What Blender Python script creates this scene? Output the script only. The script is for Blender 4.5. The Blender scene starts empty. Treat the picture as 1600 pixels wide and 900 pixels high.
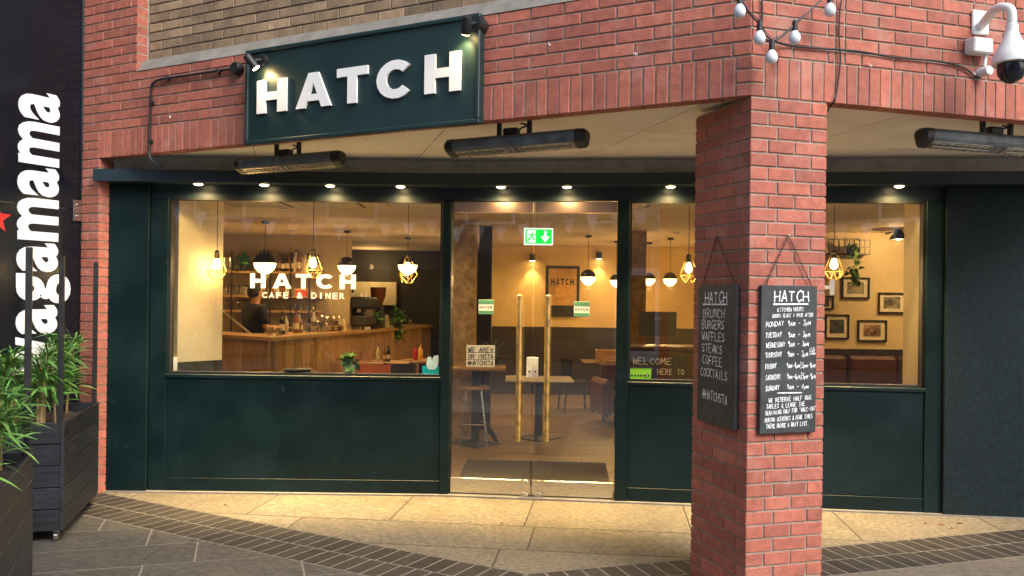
import bpy, math, random
from mathutils import Vector, Matrix
random.seed(7)
SC = bpy.context.scene
COL = SC.collection
R_ = math.radians

# ------------------------------------------------------------------ camera
F_PX, CX, CY, ROLL, EYE = 1350.0, 800.0, 465.0, 0.0125, 1.67
cam_d = bpy.data.cameras.new("camera"); cam = bpy.data.objects.new("camera", cam_d); COL.objects.link(cam)
cam_d.sensor_width = 36.0; cam_d.lens = 36.0 * F_PX / 1600.0
cam_d.shift_y = (CY - 450.0) / 1600.0
cam_d.clip_start = 0.05; cam_d.clip_end = 500.0
cr, sr = math.cos(ROLL), math.sin(ROLL)
cam.matrix_world = Matrix(((cr, -sr, 0, 0), (0, 0, -1, 0), (sr, cr, 0, EYE), (0, 0, 0, 1)))
SC.camera = cam

# ------------------------------------------------------------------ sky, sun, exposure
SUN_AZ, SUN_EL = 143.0, 42.0      # clockwise from +Y (north); behind the camera, to its right
w = bpy.data.worlds.new("World"); SC.world = w; w.use_nodes = True
nt = w.node_tree; bg = nt.nodes["Background"]
sky = nt.nodes.new("ShaderNodeTexSky"); sky.sky_type = 'NISHITA'; sky.sun_disc = False
sky.sun_elevation = R_(SUN_EL); sky.sun_rotation = R_(SUN_AZ)
sky.air_density = 1.0; sky.dust_density = 3.0; sky.ozone_density = 1.0
nt.links.new(sky.outputs[0], bg.inputs[0]); bg.inputs[1].default_value = 0.15
sun_d = bpy.data.lights.new("sun", 'SUN'); sun = bpy.data.objects.new("sun", sun_d); COL.objects.link(sun)
sun_d.energy = 1.3; sun_d.angle = R_(25); sun_d.color = (1.0, 0.96, 0.90)
sd = Vector((math.sin(R_(SUN_AZ)) * math.cos(R_(SUN_EL)), math.cos(R_(SUN_AZ)) * math.cos(R_(SUN_EL)), math.sin(R_(SUN_EL))))
sun.rotation_euler = sd.to_track_quat('Z', 'Y').to_euler()
SC.view_settings.view_transform = 'Standard'; SC.view_settings.look = 'None'
SC.view_settings.exposure = 0.97; SC.view_settings.gamma = 1.0; SC.view_settings.use_curve_mapping = False
SC.render.engine = 'CYCLES'
SC.cycles.max_bounces = 8; SC.cycles.transparent_max_bounces = 16

# ------------------------------------------------------------------ pixel -> place
def ray(px, py):
    u, v = px - CX, py - CY
    return Vector(((u * cr + v * sr) / F_PX, 1.0, (u * sr - v * cr) / F_PX))
def at(px, py, Y):
    d = ray(px, py); return Vector((d.x * Y, Y, EYE + d.z * Y))
def onz(px, py, z=0.0):
    d = ray(px, py); t = (z - EYE) / d.z; return Vector((d.x * t, t, z))
class Frame:
    """upright plane: local x along it, local y into the building, z up"""
    def __init__(s, ox, oy, ang): s.o = (ox, oy); s.a = ang; s.c = math.cos(ang); s.s = math.sin(ang)
    def at(s, px, py, d=0.0):
        r = ray(px, py); nx, ny = -s.s, s.c
        t = (d + s.o[0] * nx + s.o[1] * ny) / (r.x * nx + r.y * ny)
        X, Y = r.x * t - s.o[0], t - s.o[1]
        return Vector((X * s.c + Y * s.s, d, EYE + r.z * t))
    def w(s, x, y, z): return Vector((s.o[0] + x * s.c - y * s.s, s.o[1] + x * s.s + y * s.c, z))
CORNER = (1.28, 4.67)
FA = Frame(*CORNER, R_(-27.7))        # left lintel wall
FB = Frame(*CORNER, R_(17.3))         # right lintel wall and pillar front
FP = Frame(*CORNER, R_(17.3 - 90))    # pillar left side
KNEE = (-0.51, 7.245)
FS = Frame(*KNEE, 0.0)                # shopfront, left of the door
FT = Frame(*KNEE, R_(-6.5))           # shopfront, door and right
FW = Frame(-3.63, 7.25, R_(64.1))     # black side wall with lettering

# ------------------------------------------------------------------ mesh helpers
class MB:
    def __init__(s): s.v = []; s.f = []
    def add(s, vs, fs):
        n = len(s.v); s.v += [tuple(p) for p in vs]; s.f += [tuple(i + n for i in f) for f in fs]; return s
    def box(s, x0, x1, y0, y1, z0, z1):
        return s.add([(x0,y0,z0),(x1,y0,z0),(x1,y1,z0),(x0,y1,z0),(x0,y0,z1),(x1,y0,z1),(x1,y1,z1),(x0,y1,z1)],
                     [(0,3,2,1),(4,5,6,7),(0,1,5,4),(1,2,6,5),(2,3,7,6),(3,0,4,7)])
    def bbox(s, x0, x1, y0, y1, z0, z1, b=0.01):
        """box with chamfered edges"""
        X, Y, Z = (x0, x1), (y0, y1), (z0, z1); vs = []; idx = {}
        for i in (0, 1):
            for j in (0, 1):
                for k in (0, 1):
                    sx, sy, sz = 1 - 2 * i, 1 - 2 * j, 1 - 2 * k
                    for a in range(3):
                        p = [X[i] + sx * b, Y[j] + sy * b, Z[k] + sz * b]; p[a] = (X, Y, Z)[a][(i, j, k)[a]]
                        idx[i, j, k, a] = len(vs); vs.append(p)
        fs = []
        for a in range(3):
            o = [q for q in range(3) if q != a]
            for e in (0, 1):
                q = []
                for (m, n) in ((0, 0), (1, 0), (1, 1), (0, 1)):
                    c = [0, 0, 0]; c[a] = e; c[o[0]] = m; c[o[1]] = n; q.append(idx[c[0], c[1], c[2], a])
                fs.append(q)
        for a in range(3):
            o = [q for q in range(3) if q != a]
            for m in (0, 1):
                for n in (0, 1):
                    c0 = [0, 0, 0]; c1 = [0, 0, 0]; c1[a] = 1
                    for c in (c0, c1): c[o[0]] = m; c[o[1]] = n
                    fs.append([idx[(*c0, o[0])], idx[(*c1, o[0])], idx[(*c1, o[1])], idx[(*c0, o[1])]])
        for i in (0, 1):
            for j in (0, 1):
                for k in (0, 1): fs.append([idx[i, j, k, 0], idx[i, j, k, 1], idx[i, j, k, 2]])
        return s.add(vs, fs)
    def prism(s, poly, y0, y1):
        """polygon in x,z extruded along y"""
        n = len(poly)
        vs = [(x, y0, z) for x, z in poly] + [(x, y1, z) for x, z in poly]
        return s.add(vs, [tuple(range(n)), tuple(range(2 * n - 1, n - 1, -1))] + [(i, i + n, (i + 1) % n + n, (i + 1) % n) for i in range(n)])
    def slab(s, poly, z0, z1):
        n = len(poly)
        vs = [(p[0], p[1], z0) for p in poly] + [(p[0], p[1], z1) for p in poly]
        return s.add(vs, [tuple(range(n - 1, -1, -1)), tuple(range(n, 2 * n))] + [(i, (i + 1) % n, (i + 1) % n + n, i + n) for i in range(n)])
    def tube(s, pts, r, n=8, cap=True):
        pts = [Vector(p) for p in pts]; rs = r if isinstance(r, (list, tuple)) else [r] * len(pts)
        base = len(s.v); up = None
        for i, p in enumerate(pts):
            t = (pts[min(i + 1, len(pts) - 1)] - pts[max(i - 1, 0)])
            t = t.normalized() if t.length > 1e-9 else Vector((0, 0, 1))
            if up is None: up = Vector((0, 0, 1)) if abs(t.z) < .9 else Vector((1, 0, 0))
            a = t.cross(up).normalized(); b = a.cross(t).normalized(); up = b
            for k in range(n):
                q = 2 * math.pi * k / n
                s.v.append(tuple(p + (a * math.cos(q) + b * math.sin(q)) * rs[i]))
        for i in range(len(pts) - 1):
            for k in range(n):
                s.f.append((base + i*n + k, base + (i+1)*n + k, base + (i+1)*n + (k+1) % n, base + i*n + (k+1) % n))
        if cap:
            s.f.append(tuple(base + k for k in range(n)))
            s.f.append(tuple(base + (len(pts)-1)*n + k for k in range(n - 1, -1, -1)))
        return s
    def lathe(s, prof, n=20, c=(0, 0, 0), axis='z'):
        base = len(s.v)
        for (r, h) in prof:
            for k in range(n):
                q = 2 * math.pi * k / n; a, b = r * math.cos(q), r * math.sin(q)
                p = (a, b, h) if axis == 'z' else ((a, h, b) if axis == 'y' else (h, a, b))
                s.v.append((p[0]+c[0], p[1]+c[1], p[2]+c[2]))
        m = len(prof)
        for i in range(m - 1):
            for k in range(n):
                s.f.append((base + i*n + k, base + i*n + (k+1) % n, base + (i+1)*n + (k+1) % n, base + (i+1)*n + k))
        if prof[0][0] > 1e-5: s.f.append(tuple(base + k for k in range(n - 1, -1, -1)))
        if prof[-1][0] > 1e-5: s.f.append(tuple(base + (m-1)*n + k for k in range(n)))
        return s
    def mesh(s, name, smooth=False):
        me = bpy.data.meshes.new(name); me.from_pydata(s.v, [], s.f); me.validate(); me.update()
        import bmesh
        bm = bmesh.new(); bm.from_mesh(me); bmesh.ops.remove_doubles(bm, verts=bm.verts, dist=1e-6)
        bmesh.ops.recalc_face_normals(bm, faces=bm.faces); bm.to_mesh(me); bm.free()
        if smooth:
            for p in me.polygons: p.use_smooth = True
            try: me.set_sharp_from_angle(angle=R_(40))
            except Exception: pass
        return me
    def build(s, name, mat, parent=None, loc=(0, 0, 0), rz=0.0, smooth=False):
        return link(name, s.mesh(name, smooth), mat, parent, loc, rz)
def link(name, me, mat, parent=None, loc=(0, 0, 0), rz=0.0):
    if mat is not None and not me.materials: me.materials.append(mat)
    o = bpy.data.objects.new(name, me); COL.objects.link(o); o.parent = parent
    o.location = loc; o.rotation_euler = (0, 0, rz); return o
def tag(o, label=None, cat=None, group=None, kind=None):
    if label: o["label"] = label
    if cat: o["category"] = cat
    if group: o["group"] = group
    if kind: o["kind"] = kind
    return o
def thing(name, label, cat, loc=(0, 0, 0), rz=0.0, group=None):
    o = bpy.data.objects.new(name, None); COL.objects.link(o); o.empty_display_size = .1
    o.location = loc; o.rotation_euler = (0, 0, rz); return tag(o, label, cat, group)
def lamp(name, kind, energy, col, parent, loc, size=.03, spot=None, blend=.5, rot=None):
    d = bpy.data.lights.new(name, kind); d.energy = energy; d.color = col
    d.shadow_soft_size = size
    if kind == 'SPOT': d.spot_size = R_(spot); d.spot_blend = blend
    o = bpy.data.objects.new(name, d); COL.objects.link(o); o.parent = parent; o.location = loc
    if rot: o.rotation_euler = rot
    return o
def clip(poly, p, n):
    """keep the part of a 2-D polygon where (q-p).n <= 0"""
    out = []
    for i in range(len(poly)):
        a, b = poly[i], poly[(i + 1) % len(poly)]
        da = (a[0]-p[0])*n[0] + (a[1]-p[1])*n[1]; db = (b[0]-p[0])*n[0] + (b[1]-p[1])*n[1]
        if da <= 0: out.append(a)
        if (da < 0) != (db < 0) and abs(da - db) > 1e-12:
            t = da / (da - db); out.append((a[0] + (b[0]-a[0])*t, a[1] + (b[1]-a[1])*t))
    return out
def area(poly): return abs(sum(poly[i][0]*poly[(i+1) % len(poly)][1] - poly[(i+1) % len(poly)][0]*poly[i][1] for i in range(len(poly)))) / 2

# ------------------------------------------------------------------ materials
def _n(t, kind, **kw):
    n = t.nodes.new(kind)
    for k, v in kw.items(): setattr(n, k, v)
    return n
def M(name, col, rough=.5, metal=0., var=.12, scale=6., bump=0., bscale=80., rand=0., dirt=None, dscale=3., dlo=.5, dhi=.7, dfac=.6,
      col2=None, emit=None, estr=0., stretch=None, rvar=.12, spec=.5, trans=0., dirt2=None):
    m = bpy.data.materials.new(name); m.use_nodes = True; t = m.node_tree; L = t.links.new
    b = t.nodes["Principled BSDF"]; tc = _n(t, "ShaderNodeTexCoord"); geo = _n(t, "ShaderNodeNewGeometry")
    oi = _n(t, "ShaderNodeObjectInfo")
    add = _n(t, "ShaderNodeVectorMath", operation='ADD'); L(tc.outputs["Object"], add.inputs[0])
    off = _n(t, "ShaderNodeVectorMath", operation='SCALE'); off.inputs[0].default_value = (7., 13., 5.); L(oi.outputs["Random"], off.inputs["Scale"])
    L(off.outputs[0], add.inputs[1]); vec = add.outputs[0]
    if stretch:
        mp = _n(t, "ShaderNodeMapping"); mp.inputs["Scale"].default_value = stretch; L(vec, mp.inputs[0]); vec = mp.outputs[0]
    nz = _n(t, "ShaderNodeTexNoise"); nz.inputs["Scale"].default_value = scale; nz.inputs["Detail"].default_value = 6.; L(vec, nz.inputs["Vector"])
    mr = _n(t, "ShaderNodeMapRange"); mr.inputs[1].default_value = .25; mr.inputs[2].default_value = .75
    mr.inputs[3].default_value = 1 - var * 1.6; mr.inputs[4].default_value = 1 + var * 1.6; L(nz.outputs["Fac"], mr.inputs[0])
    mul = mr.outputs[0]
    if rand:
        rr = _n(t, "ShaderNodeMapRange"); rr.inputs[3].default_value = 1 - rand; rr.inputs[4].default_value = 1 + rand; L(oi.outputs["Random"], rr.inputs[0])
        mm = _n(t, "ShaderNodeMath", operation='MULTIPLY'); L(mul, mm.inputs[0]); L(rr.outputs[0], mm.inputs[1]); mul = mm.outputs[0]
    base = None
    if col2:
        mx = _n(t, "ShaderNodeMix", data_type='RGBA'); mx.inputs[6].default_value = (*col, 1); mx.inputs[7].default_value = (*col2, 1)
        ml = _n(t, "ShaderNodeMath", operation='MULTIPLY'); ml.inputs[1].default_value = 7.13; L(oi.outputs["Random"], ml.inputs[0])
        fr = _n(t, "ShaderNodeMath", operation='FRACT'); L(ml.outputs[0], fr.inputs[0]); L(fr.outputs[0], mx.inputs[0]); base = mx.outputs[2]
    vm = _n(t, "ShaderNodeVectorMath", operation='SCALE'); L(mul, vm.inputs["Scale"])
    if base: L(base, vm.inputs[0])
    else: vm.inputs[0].default_value = col
    out = vm.outputs[0]
    if dirt:
        n2 = _n(t, "ShaderNodeTexNoise"); n2.inputs["Scale"].default_value = dscale; n2.inputs["Detail"].default_value = 9.; n2.inputs["Roughness"].default_value = .65
        L(geo.outputs["Position"], n2.inputs["Vector"])
        r2 = _n(t, "ShaderNodeMapRange"); r2.inputs[1].default_value = dlo; r2.inputs[2].default_value = dhi; r2.inputs[4].default_value = dfac; L(n2.outputs["Fac"], r2.inputs[0])
        mx2 = _n(t, "ShaderNodeMix", data_type='RGBA'); L(r2.outputs[0], mx2.inputs[0]); L(out, mx2.inputs[6]); mx2.inputs[7].default_value = (*dirt, 1); out = mx2.outputs[2]
    if dirt2:
        c2, s2, lo2, hi2, f2 = dirt2
        n4 = _n(t, "ShaderNodeTexNoise"); n4.inputs["Scale"].default_value = s2; n4.inputs["Detail"].default_value = 4.; L(geo.outputs["Position"], n4.inputs["Vector"])
        r4 = _n(t, "ShaderNodeMapRange"); r4.inputs[1].default_value = lo2; r4.inputs[2].default_value = hi2; r4.inputs[4].default_value = f2; L(n4.outputs["Fac"], r4.inputs[0])
        mx4 = _n(t, "ShaderNodeMix", data_type='RGBA'); L(r4.outputs[0], mx4.inputs[0]); L(out, mx4.inputs[6]); mx4.inputs[7].default_value = (*c2, 1); out = mx4.outputs[2]
    L(out, b.inputs["Base Color"])
    rm = _n(t, "ShaderNodeMapRange"); rm.inputs[3].default_value = max(.02, rough - rvar); rm.inputs[4].default_value = min(1., rough + rvar); L(nz.outputs["Fac"], rm.inputs[0]); L(rm.outputs[0], b.inputs["Roughness"])
    b.inputs["Metallic"].default_value = metal; b.inputs["Specular IOR Level"].default_value = spec
    if trans: b.inputs["Transmission Weight"].default_value = trans
    if bump:
        n3 = _n(t, "ShaderNodeTexNoise"); n3.inputs["Scale"].default_value = bscale; n3.inputs["Detail"].default_value = 5.; L(vec, n3.inputs["Vector"])
        bp = _n(t, "ShaderNodeBump"); bp.inputs["Strength"].default_value = bump; bp.inputs["Distance"].default_value = .01; L(n3.outputs["Fac"], bp.inputs["Height"]); L(bp.outputs[0], b.inputs["Normal"])
    if emit: b.inputs["Emission Color"].default_value = (*emit, 1); b.inputs["Emission Strength"].default_value = estr
    return m
def glass_mat(name, tint=(.93, .95, .94), f0=.10, rough=0.0):
    m = bpy.data.materials.new(name); m.use_nodes = True; t = m.node_tree; L = t.links.new; t.nodes.clear()
    o = _n(t, "ShaderNodeOutputMaterial"); tr = _n(t, "ShaderNodeBsdfTransparent"); tr.inputs[0].default_value = (*tint, 1)
    gl = _n(t, "ShaderNodeBsdfGlossy"); gl.inputs["Roughness"].default_value = rough; gl.inputs[0].default_value = (1, 1, 1, 1)
    g = _n(t, "ShaderNodeNewGeometry"); d = _n(t, "ShaderNodeVectorMath", operation='DOT_PRODUCT'); L(g.outputs["Incoming"], d.inputs[0]); L(g.outputs["Normal"], d.inputs[1])
    a = _n(t, "ShaderNodeMath", operation='ABSOLUTE'); L(d.outputs["Value"], a.inputs[0])
    s1 = _n(t, "ShaderNodeMath", operation='SUBTRACT', use_clamp=True); s1.inputs[0].default_value = 1.; L(a.outputs[0], s1.inputs[1])
    p = _n(t, "ShaderNodeMath", operation='POWER'); L(s1.outputs[0], p.inputs[0]); p.inputs[1].default_value = 5.
    ma = _n(t, "ShaderNodeMath", operation='MULTIPLY_ADD'); L(p.outputs[0], ma.inputs[0]); ma.inputs[1].default_value = 1 - f0; ma.inputs[2].default_value = f0
    mx = _n(t, "ShaderNodeMixShader"); L(ma.outputs[0], mx.inputs[0]); L(tr.outputs[0], mx.inputs[1]); L(gl.outputs[0], mx.inputs[2]); L(mx.outputs[0], o.inputs[0])
    return m
WARM = (1.0, .60, .23); WARM2 = (1.0, .67, .27)
RED = M("brick_red", (.45, .142, .092), .8, var=.16, scale=22, bump=.5, bscale=120, rand=.15, dirt2=((.14, .065, .055), 1.9, .52, .74, .32), col2=(.36, .112, .08), dirt=(.55, .40, .34), dscale=3.6, dlo=.54, dhi=.72, dfac=.36)
BUFF = M("brick_buff", (.34, .235, .14), .85, var=.2, scale=11, bump=.4, bscale=120, rand=.25, col2=(.24, .17, .105), dirt=(.15, .115, .08), dlo=.5, dhi=.75, dfac=.5)
MORTAR = M("mortar", (.32, .285, .235), .95, var=.18, scale=25, bump=.5, bscale=200)
MORTAR_D = M("mortar_dark", (.17, .15, .125), .95, var=.18, scale=25, bump=.5, bscale=200)
CONC = M("concrete_sill", (.21, .20, .175), .85, var=.15, scale=9, bump=.25, dirt=(.14, .13, .11), dlo=.5, dhi=.7)
GREEN = M("green_paint", (.0028, .0135, .0150), .45, spec=.25, var=.12, scale=3, bump=.12, bscale=30, dirt=(.09, .12, .12), dscale=17, dlo=.63, dhi=.70, dfac=.2, rvar=.2, dirt2=((.009, .026, .027), 2.2, .48, .72, .7))
GREEN_T = M("rough_dark_render", (.0055, .0155, .020), .6, spec=.2, var=.3, scale=22, bump=.7, bscale=150, dirt=(.03, .045, .052), dscale=40, dlo=.55, dhi=.75, dfac=.5)
FASCIA = M("fascia_paint", (.016, .030, .040), .4, var=.1, scale=3, bump=.04, dirt=(.05, .06, .065), dscale=9, dlo=.6, dhi=.8, dfac=.4)
SIGNG = M("sign_green", (.009, .030, .032), .45, var=.1, scale=3, dirt=(.05, .08, .08), dscale=7, dlo=.62, dhi=.8, dfac=.3)
WHITE = M("white_letter", (.88, .88, .86), .4, var=.03)
BLACK = M("black_metal", (.015, .016, .018), .45, var=.2, scale=20)
BLACKG = M("gloss_black_panel", (.006, .009, .014), .16, var=.15, scale=2, rvar=.06, dirt=(.03, .035, .04), dscale=5, dlo=.6, dhi=.8, dfac=.25)
SOFFIT = M("soffit_board", (.78, .73, .65), .7, var=.05, scale=3, dirt=(.40, .34, .26), dscale=1.4, dlo=.5, dhi=.75, dfac=.4)
GREYSTRIP = M("grey_upstand", (.58, .58, .53), .6, var=.08, dirt=(.2, .2, .18), dscale=4, dlo=.5, dhi=.7)
STEEL = M("brushed_steel", (.62, .61, .58), .28, 1., var=.06, scale=4, stretch=(1, 1, 40), rvar=.1)
BRICK_TINT = M("brick_tint_rail", (.75, .55, .48), .34, 1., var=.08, scale=5, rvar=.05)  # steel rail with the pink of reflected brick put into its colour
BRASS = M("worn_brass", (.78, .55, .22), .42, 1., var=.2, scale=12, dirt=(.25, .15, .06), dscale=14, dlo=.5, dhi=.7)
GLASS = glass_mat("window_glass")
CLEAR = glass_mat("clear_glass", (.85, .85, .82), .14)
SLAB_L = M("sandstone_slab", (.172, .148, .104), .75, var=.3, scale=30, dirt2=((.07, .055, .035), 13., .64, .72, .55), bump=.5, bscale=60, rand=.16, dirt=(.10, .082, .055), dscale=2.2, dlo=.5, dhi=.72, dfac=.6)
SLAB_G = M("weathered_slab", (.066, .062, .054), .72, var=.3, scale=24, dirt2=((.20, .18, .14), 15., .66, .74, .4), bump=.6, bscale=45, rand=.13, dirt=(.12, .10, .065), dscale=3.0, dlo=.54, dhi=.75, dfac=.6)
PAVER = M("dark_clay_paver", (.029, .025, .023), .65, var=.22, scale=18, bump=.4, bscale=90, rand=.3, dirt=(.10, .095, .085), dscale=5, dlo=.6, dhi=.78, dfac=.5)
JOINT = M("paving_joint", (.20, .185, .155), .9, var=.2, scale=20, bump=.3)
GROUND = M("street_paving", (.16, .145, .12), .8, var=.2, scale=2, bump=.2)
PLANK = M("black_stained_board", (.014, .017, .022), .5, var=.35, scale=5, stretch=(1, 1, 14), bump=.25, bscale=22, rand=.25, dirt=(.06, .065, .07), dscale=9, dlo=.6, dhi=.8, dfac=.3)
SOIL = M("bark_soil", (.055, .042, .035), .95, var=.5, scale=30, bump=1., bscale=45)
LEAF = M("leaf", (.055, .18, .032), .4, var=.25, scale=9, rand=.4, col2=(.14, .28, .06))
CANE = M("cane", (.36, .25, .12), .6, var=.15, scale=12)
# ------------------------------------------------------------------ bricks
_bm = {}
def brick_mesh(l, d, h, mat, var=0):
    key = (round(l, 3), round(d, 3), round(h, 3), mat.name, var)
    if key not in _bm:
        rnd = random.Random(hash(key[:3]) + var * 77)
        c = .0035; j = lambda: rnd.uniform(-.0012, .0012)
        v = [(0, d, 0), (l, d, 0), (l, d, h), (0, d, h),
             (0, c, 0), (l, c, 0), (l, c, h), (0, c, h),
             (c + j(), 0, c + j()), (l - c + j(), 0, c + j()), (l - c + j(), 0, h - c + j()), (c + j(), 0, h - c + j())]
        f = [(8, 9, 10, 11)] + [(4 + i, 4 + (i + 1) % 4, 8 + (i + 1) % 4, 8 + i) for i in range(4)] + [(i, (i + 1) % 4, 4 + (i + 1) % 4, 4 + i) for i in range(4)] + [(3, 2, 1, 0)]
        me = bpy.data.meshes.new("brick"); me.from_pydata(v, [], f); me.update(); me.materials.append(mat); _bm[key] = me
    return _bm[key]
def brick(parent, x, y, z, l, h=.065, d=.1, mat=None, rz=0.0, name="brick"):
    me = brick_mesh(l, d, h, mat or RED, random.randrange(3))
    o = bpy.data.objects.new(name, me); COL.objects.link(o); o.parent = parent
    o.location = (x, y + random.uniform(-.0015, .0015), z); o.rotation_euler = (random.uniform(-.004, .004), random.uniform(-.004, .004), rz + random.uniform(-.004, .004))
    return o
def course(parent, x0, x1, z, off, y=0., mat=None, pitch=.225, h=.065, mind=.045, breaks=()):
    """one stretcher course from x0 to x1, cut at breaks"""
    xs = sorted([x0, x1] + [b for b in breaks if x0 < b < x1])
    for a, b in zip(xs[:-1], xs[1:]):
        e = a
        k = math.floor((a - off) / pitch) + 1
        cuts = [a]
        while off + k * pitch < b - mind:
            q = off + k * pitch
            if q > cuts[-1] + mind: cuts.append(q)
            k += 1
        cuts.append(b)
        for p, q in zip(cuts[:-1], cuts[1:]): brick(parent, p + .005, y, z, q - p - .010, h, mat=mat)
ZB = 2.78          # underside of the lintel walls
# ---- left lintel wall
xj = FA.at(1050, 120).x
wa = thing("brick_wall", "red brick lintel wall that carries the green shop sign", "wall", FA.w(0, 0, ZB), FA.a)
z0 = ZB
xr = FA.at(214, 109).x       # left edge of the window recess above
xp = FA.at(154, 230).x       # right edge of the brick pier
xe = -5.53
mbm = MB().box(xe, -.004, .007, .10, .004, .665).box(xe, xr - .006, .007, .2, .66, 1.75)
mbm.build("mortar", MORTAR, wa)
x = xp
n = round((-.085 - xp) / .0757)
pit = (-.085 - xp) / n
for i in range(n):
    brick(wa, xp + i * pit + .005, 0, 0, pit - .010, .215)
for i in range(3):
    course(wa, xe, xp, i * .075, xe + (.06 if i % 2 else .0))
for i in range(3): brick(wa, -.082, 0, i * .075, .082, .065, d=.1)
for i in range(6):
    course(wa, xe, 0, .225 + i * .075, xj + (0 if i % 2 else .1125), breaks=(xj,))
for i in range(6, 20):
    course(wa, xe, xr, .225 + i * .075, xj + (0 if i % 2 else .1125))
sill = MB()
sx0, sx1 = xr, -.9
sill.add([(sx0, -.004, .668), (sx1, -.004, .668), (sx1, .075, .775), (sx0, .075, .775), (sx0, .14, .668), (sx1, .14, .668), (sx0, .14, .775), (sx1, .14, .775)],
         [(0, 1, 2, 3), (3, 2, 7, 6), (0, 4, 5, 1), (0, 3, 6, 4), (1, 5, 7, 2), (4, 6, 7, 5)])
so = sill.build("stone_sill", CONC, wa); so["label"] = "sloping grey stone sill below the buff brickwork"
# buff brick set back above the sill
wb = thing("buff_brick_wall", "weathered buff brick wall set back above the sloping stone sill", "wall", FA.w(0, 0, ZB), FA.a)
MB().box(xr, -.9, .118, .25, .70, 1.78).build("mortar", MORTAR_D, wb)
for i in range(13):
    course(wb, xr + .004, -.9, .775 + .008 + i * .075, xj + (0 if i % 2 else .1125), y=.11, mat=BUFF)
# ---- left brick pier below the lintel
pr = thing("brick_pier", "narrow red brick pier between black side wall and shopfront", "pier", FA.w(xe, 0, 0), FA.a)
pw = xp - xe + .012
MB().box(.0, pw - .006, .007, .22, .0, ZB - .002).build("mortar", MORTAR, pr)
for i in range(37):
    z = .004 + i * .075
    if i % 2: brick(pr, .0, 0, z, pw, d=.2)
    else:
        brick(pr, .0, 0, z, pw * .40 - .01, d=.2); brick(pr, pw * .40, 0, z, pw * .60, d=.2)
# ---- right lintel wall
wr = thing("brick_wall", "red brick lintel wall with the white dome camera", "wall", FB.w(0, 0, ZB), FB.a)
xR = 2.75
MB().box(.004, xR, .007, .10, .004, 1.1).build("mortar", MORTAR, wr)
j1, j2 = FB.at(1305, 100).x, FB.at(1320, 100).x
for i in range(3): brick(wr, .0, 0, i * .075, .075, .065)
xs0 = .083
n = round((xR - xs0) / .0757)
for i in range(n): brick(wr, xs0 + i * .0757 + .003, 0, 0, .0665, .215)
for i in range(6): course(wr, .0, xR, .225 + i * .075, j2 + (0 if i % 2 else .1125), breaks=(j1, j2))
for i in range(n + 1): brick(wr, i * .0757 + .003, 0, .225 + 6 * .075, .0665, .215)
course(wr, .0, xR, .225 + 9 * .075, j2); course(wr, .0, xR, .225 + 10 * .075, j2 + .11)
# ---- pillar
PW, PD = .487, .60
pl = thing("brick_pillar", "square red brick pillar with two chalkboards hung on it", "pillar", FB.w(0, 0, 0), FB.a)
MB().box(.006, PW - .006, .007, PD - .006, 0, ZB - .001).build("mortar", MORTAR, pl)
def side_brick(x, y0, l, z, right=False):
    # brick on a side face: local x runs along pillar depth
    if not right: brick(pl, x, y0 + l, z, l, d=.1, rz=-math.pi / 2)
    else: brick(pl, x, y0, z, l, d=.1, rz=math.pi / 2)
for i in range(37):
    z = .0035 + i * .075
    if i % 2 == 0:
        brick(pl, 0, 0, z, .163, d=.102); brick(pl, .173, 0, z, .205); brick(pl, .388, 0, z, PW - .388, d=.215)
        side_brick(0, .112, .240, z); side_brick(0, .362, PD - .362, z)
        side_brick(PW, .225, PD - .225, z, True)
    else:
        brick(pl, 0, 0, z, .105, d=.222); brick(pl, .115, 0, z, .160); brick(pl, .285, 0, z, PW - .285, d=.102)
        side_brick(0, .232, .240, z); side_brick(0, .482, PD - .482, z)
        side_brick(PW, .112, .235, z, True); side_brick(PW, .357, PD - .357, z, True)
# ---- soffit boards
ZS = 2.812
sf = thing("soffit", "cream boarded soffit over the recessed shop entrance", "ceiling", (0, 6, ZS))
poly0 = [tuple(FA.w(-5.27, .101, 0)[:2]), tuple(FA.w(-.03, .101, 0)[:2]), tuple(FB.w(.05, .101, 0)[:2]), tuple(FB.w(3.4, .101, 0)[:2]), tuple(FT.w(5.2, .10, 0)[:2]), (KNEE[0], KNEE[1] + .10), (-3.38, KNEE[1] + .10)]
l1a, l1b = onz(836, 194, ZS), onz(1085, 210, ZS)
l2a, l2b = onz(1002, 206, ZS), onz(979, 252, ZS)
def split(polys, a, b, gap=.007):
    d = Vector((b[0]-a[0], b[1]-a[1])).normalized(); nn = (-d.y, d.x); out = []
    for p in polys:
        for sgn in (1, -1):
            q = clip(p, (a[0] - sgn*nn[0]*gap/2, a[1] - sgn*nn[1]*gap/2), (sgn*nn[0], sgn*nn[1]))
            if len(q) > 2 and area(q) > .01: out.append(q)
    return out
dd = Vector((l1b.x - l1a.x, l1b.y - l1a.y)).normalized(); pp = Vector((-dd.y, dd.x))
polys = [poly0]
polys = split(polys, l1a, l1b)
for off in (-2.6, -1.3, 0, 1.3, 2.6, 3.9):
    q = Vector((l2a.x, l2a.y)) + dd * off; polys = split(polys, q, q + pp)
polys = split(polys, Vector((l1a.x, l1a.y)) + pp * .9, Vector((l1b.x, l1b.y)) + pp * .9)
for p in polys: MB().slab([(a, b - 6) for a, b in p], 0, .012).build("board", SOFFIT, sf)
MB().slab([(a, b - 6) for a, b in poly0], .013, .05).build("backing", BLACK, sf)
MB().slab([(-5.3, 7.4 - 6), (-3.4, 7.34 - 6), (KNEE[0], KNEE[1] + .09 - 6), tuple(FT.w(5.2, .09, -6)[:2])[:1] + (FT.w(5.2, .09, 0).y - 6,), (7, 12 - 6), (-5.3, 12 - 6)], -.001 + .06, .12).build("light_block_slab", BLACK, sf)  # unseen slab added above the soffit to stop sky light leaking through
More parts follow.
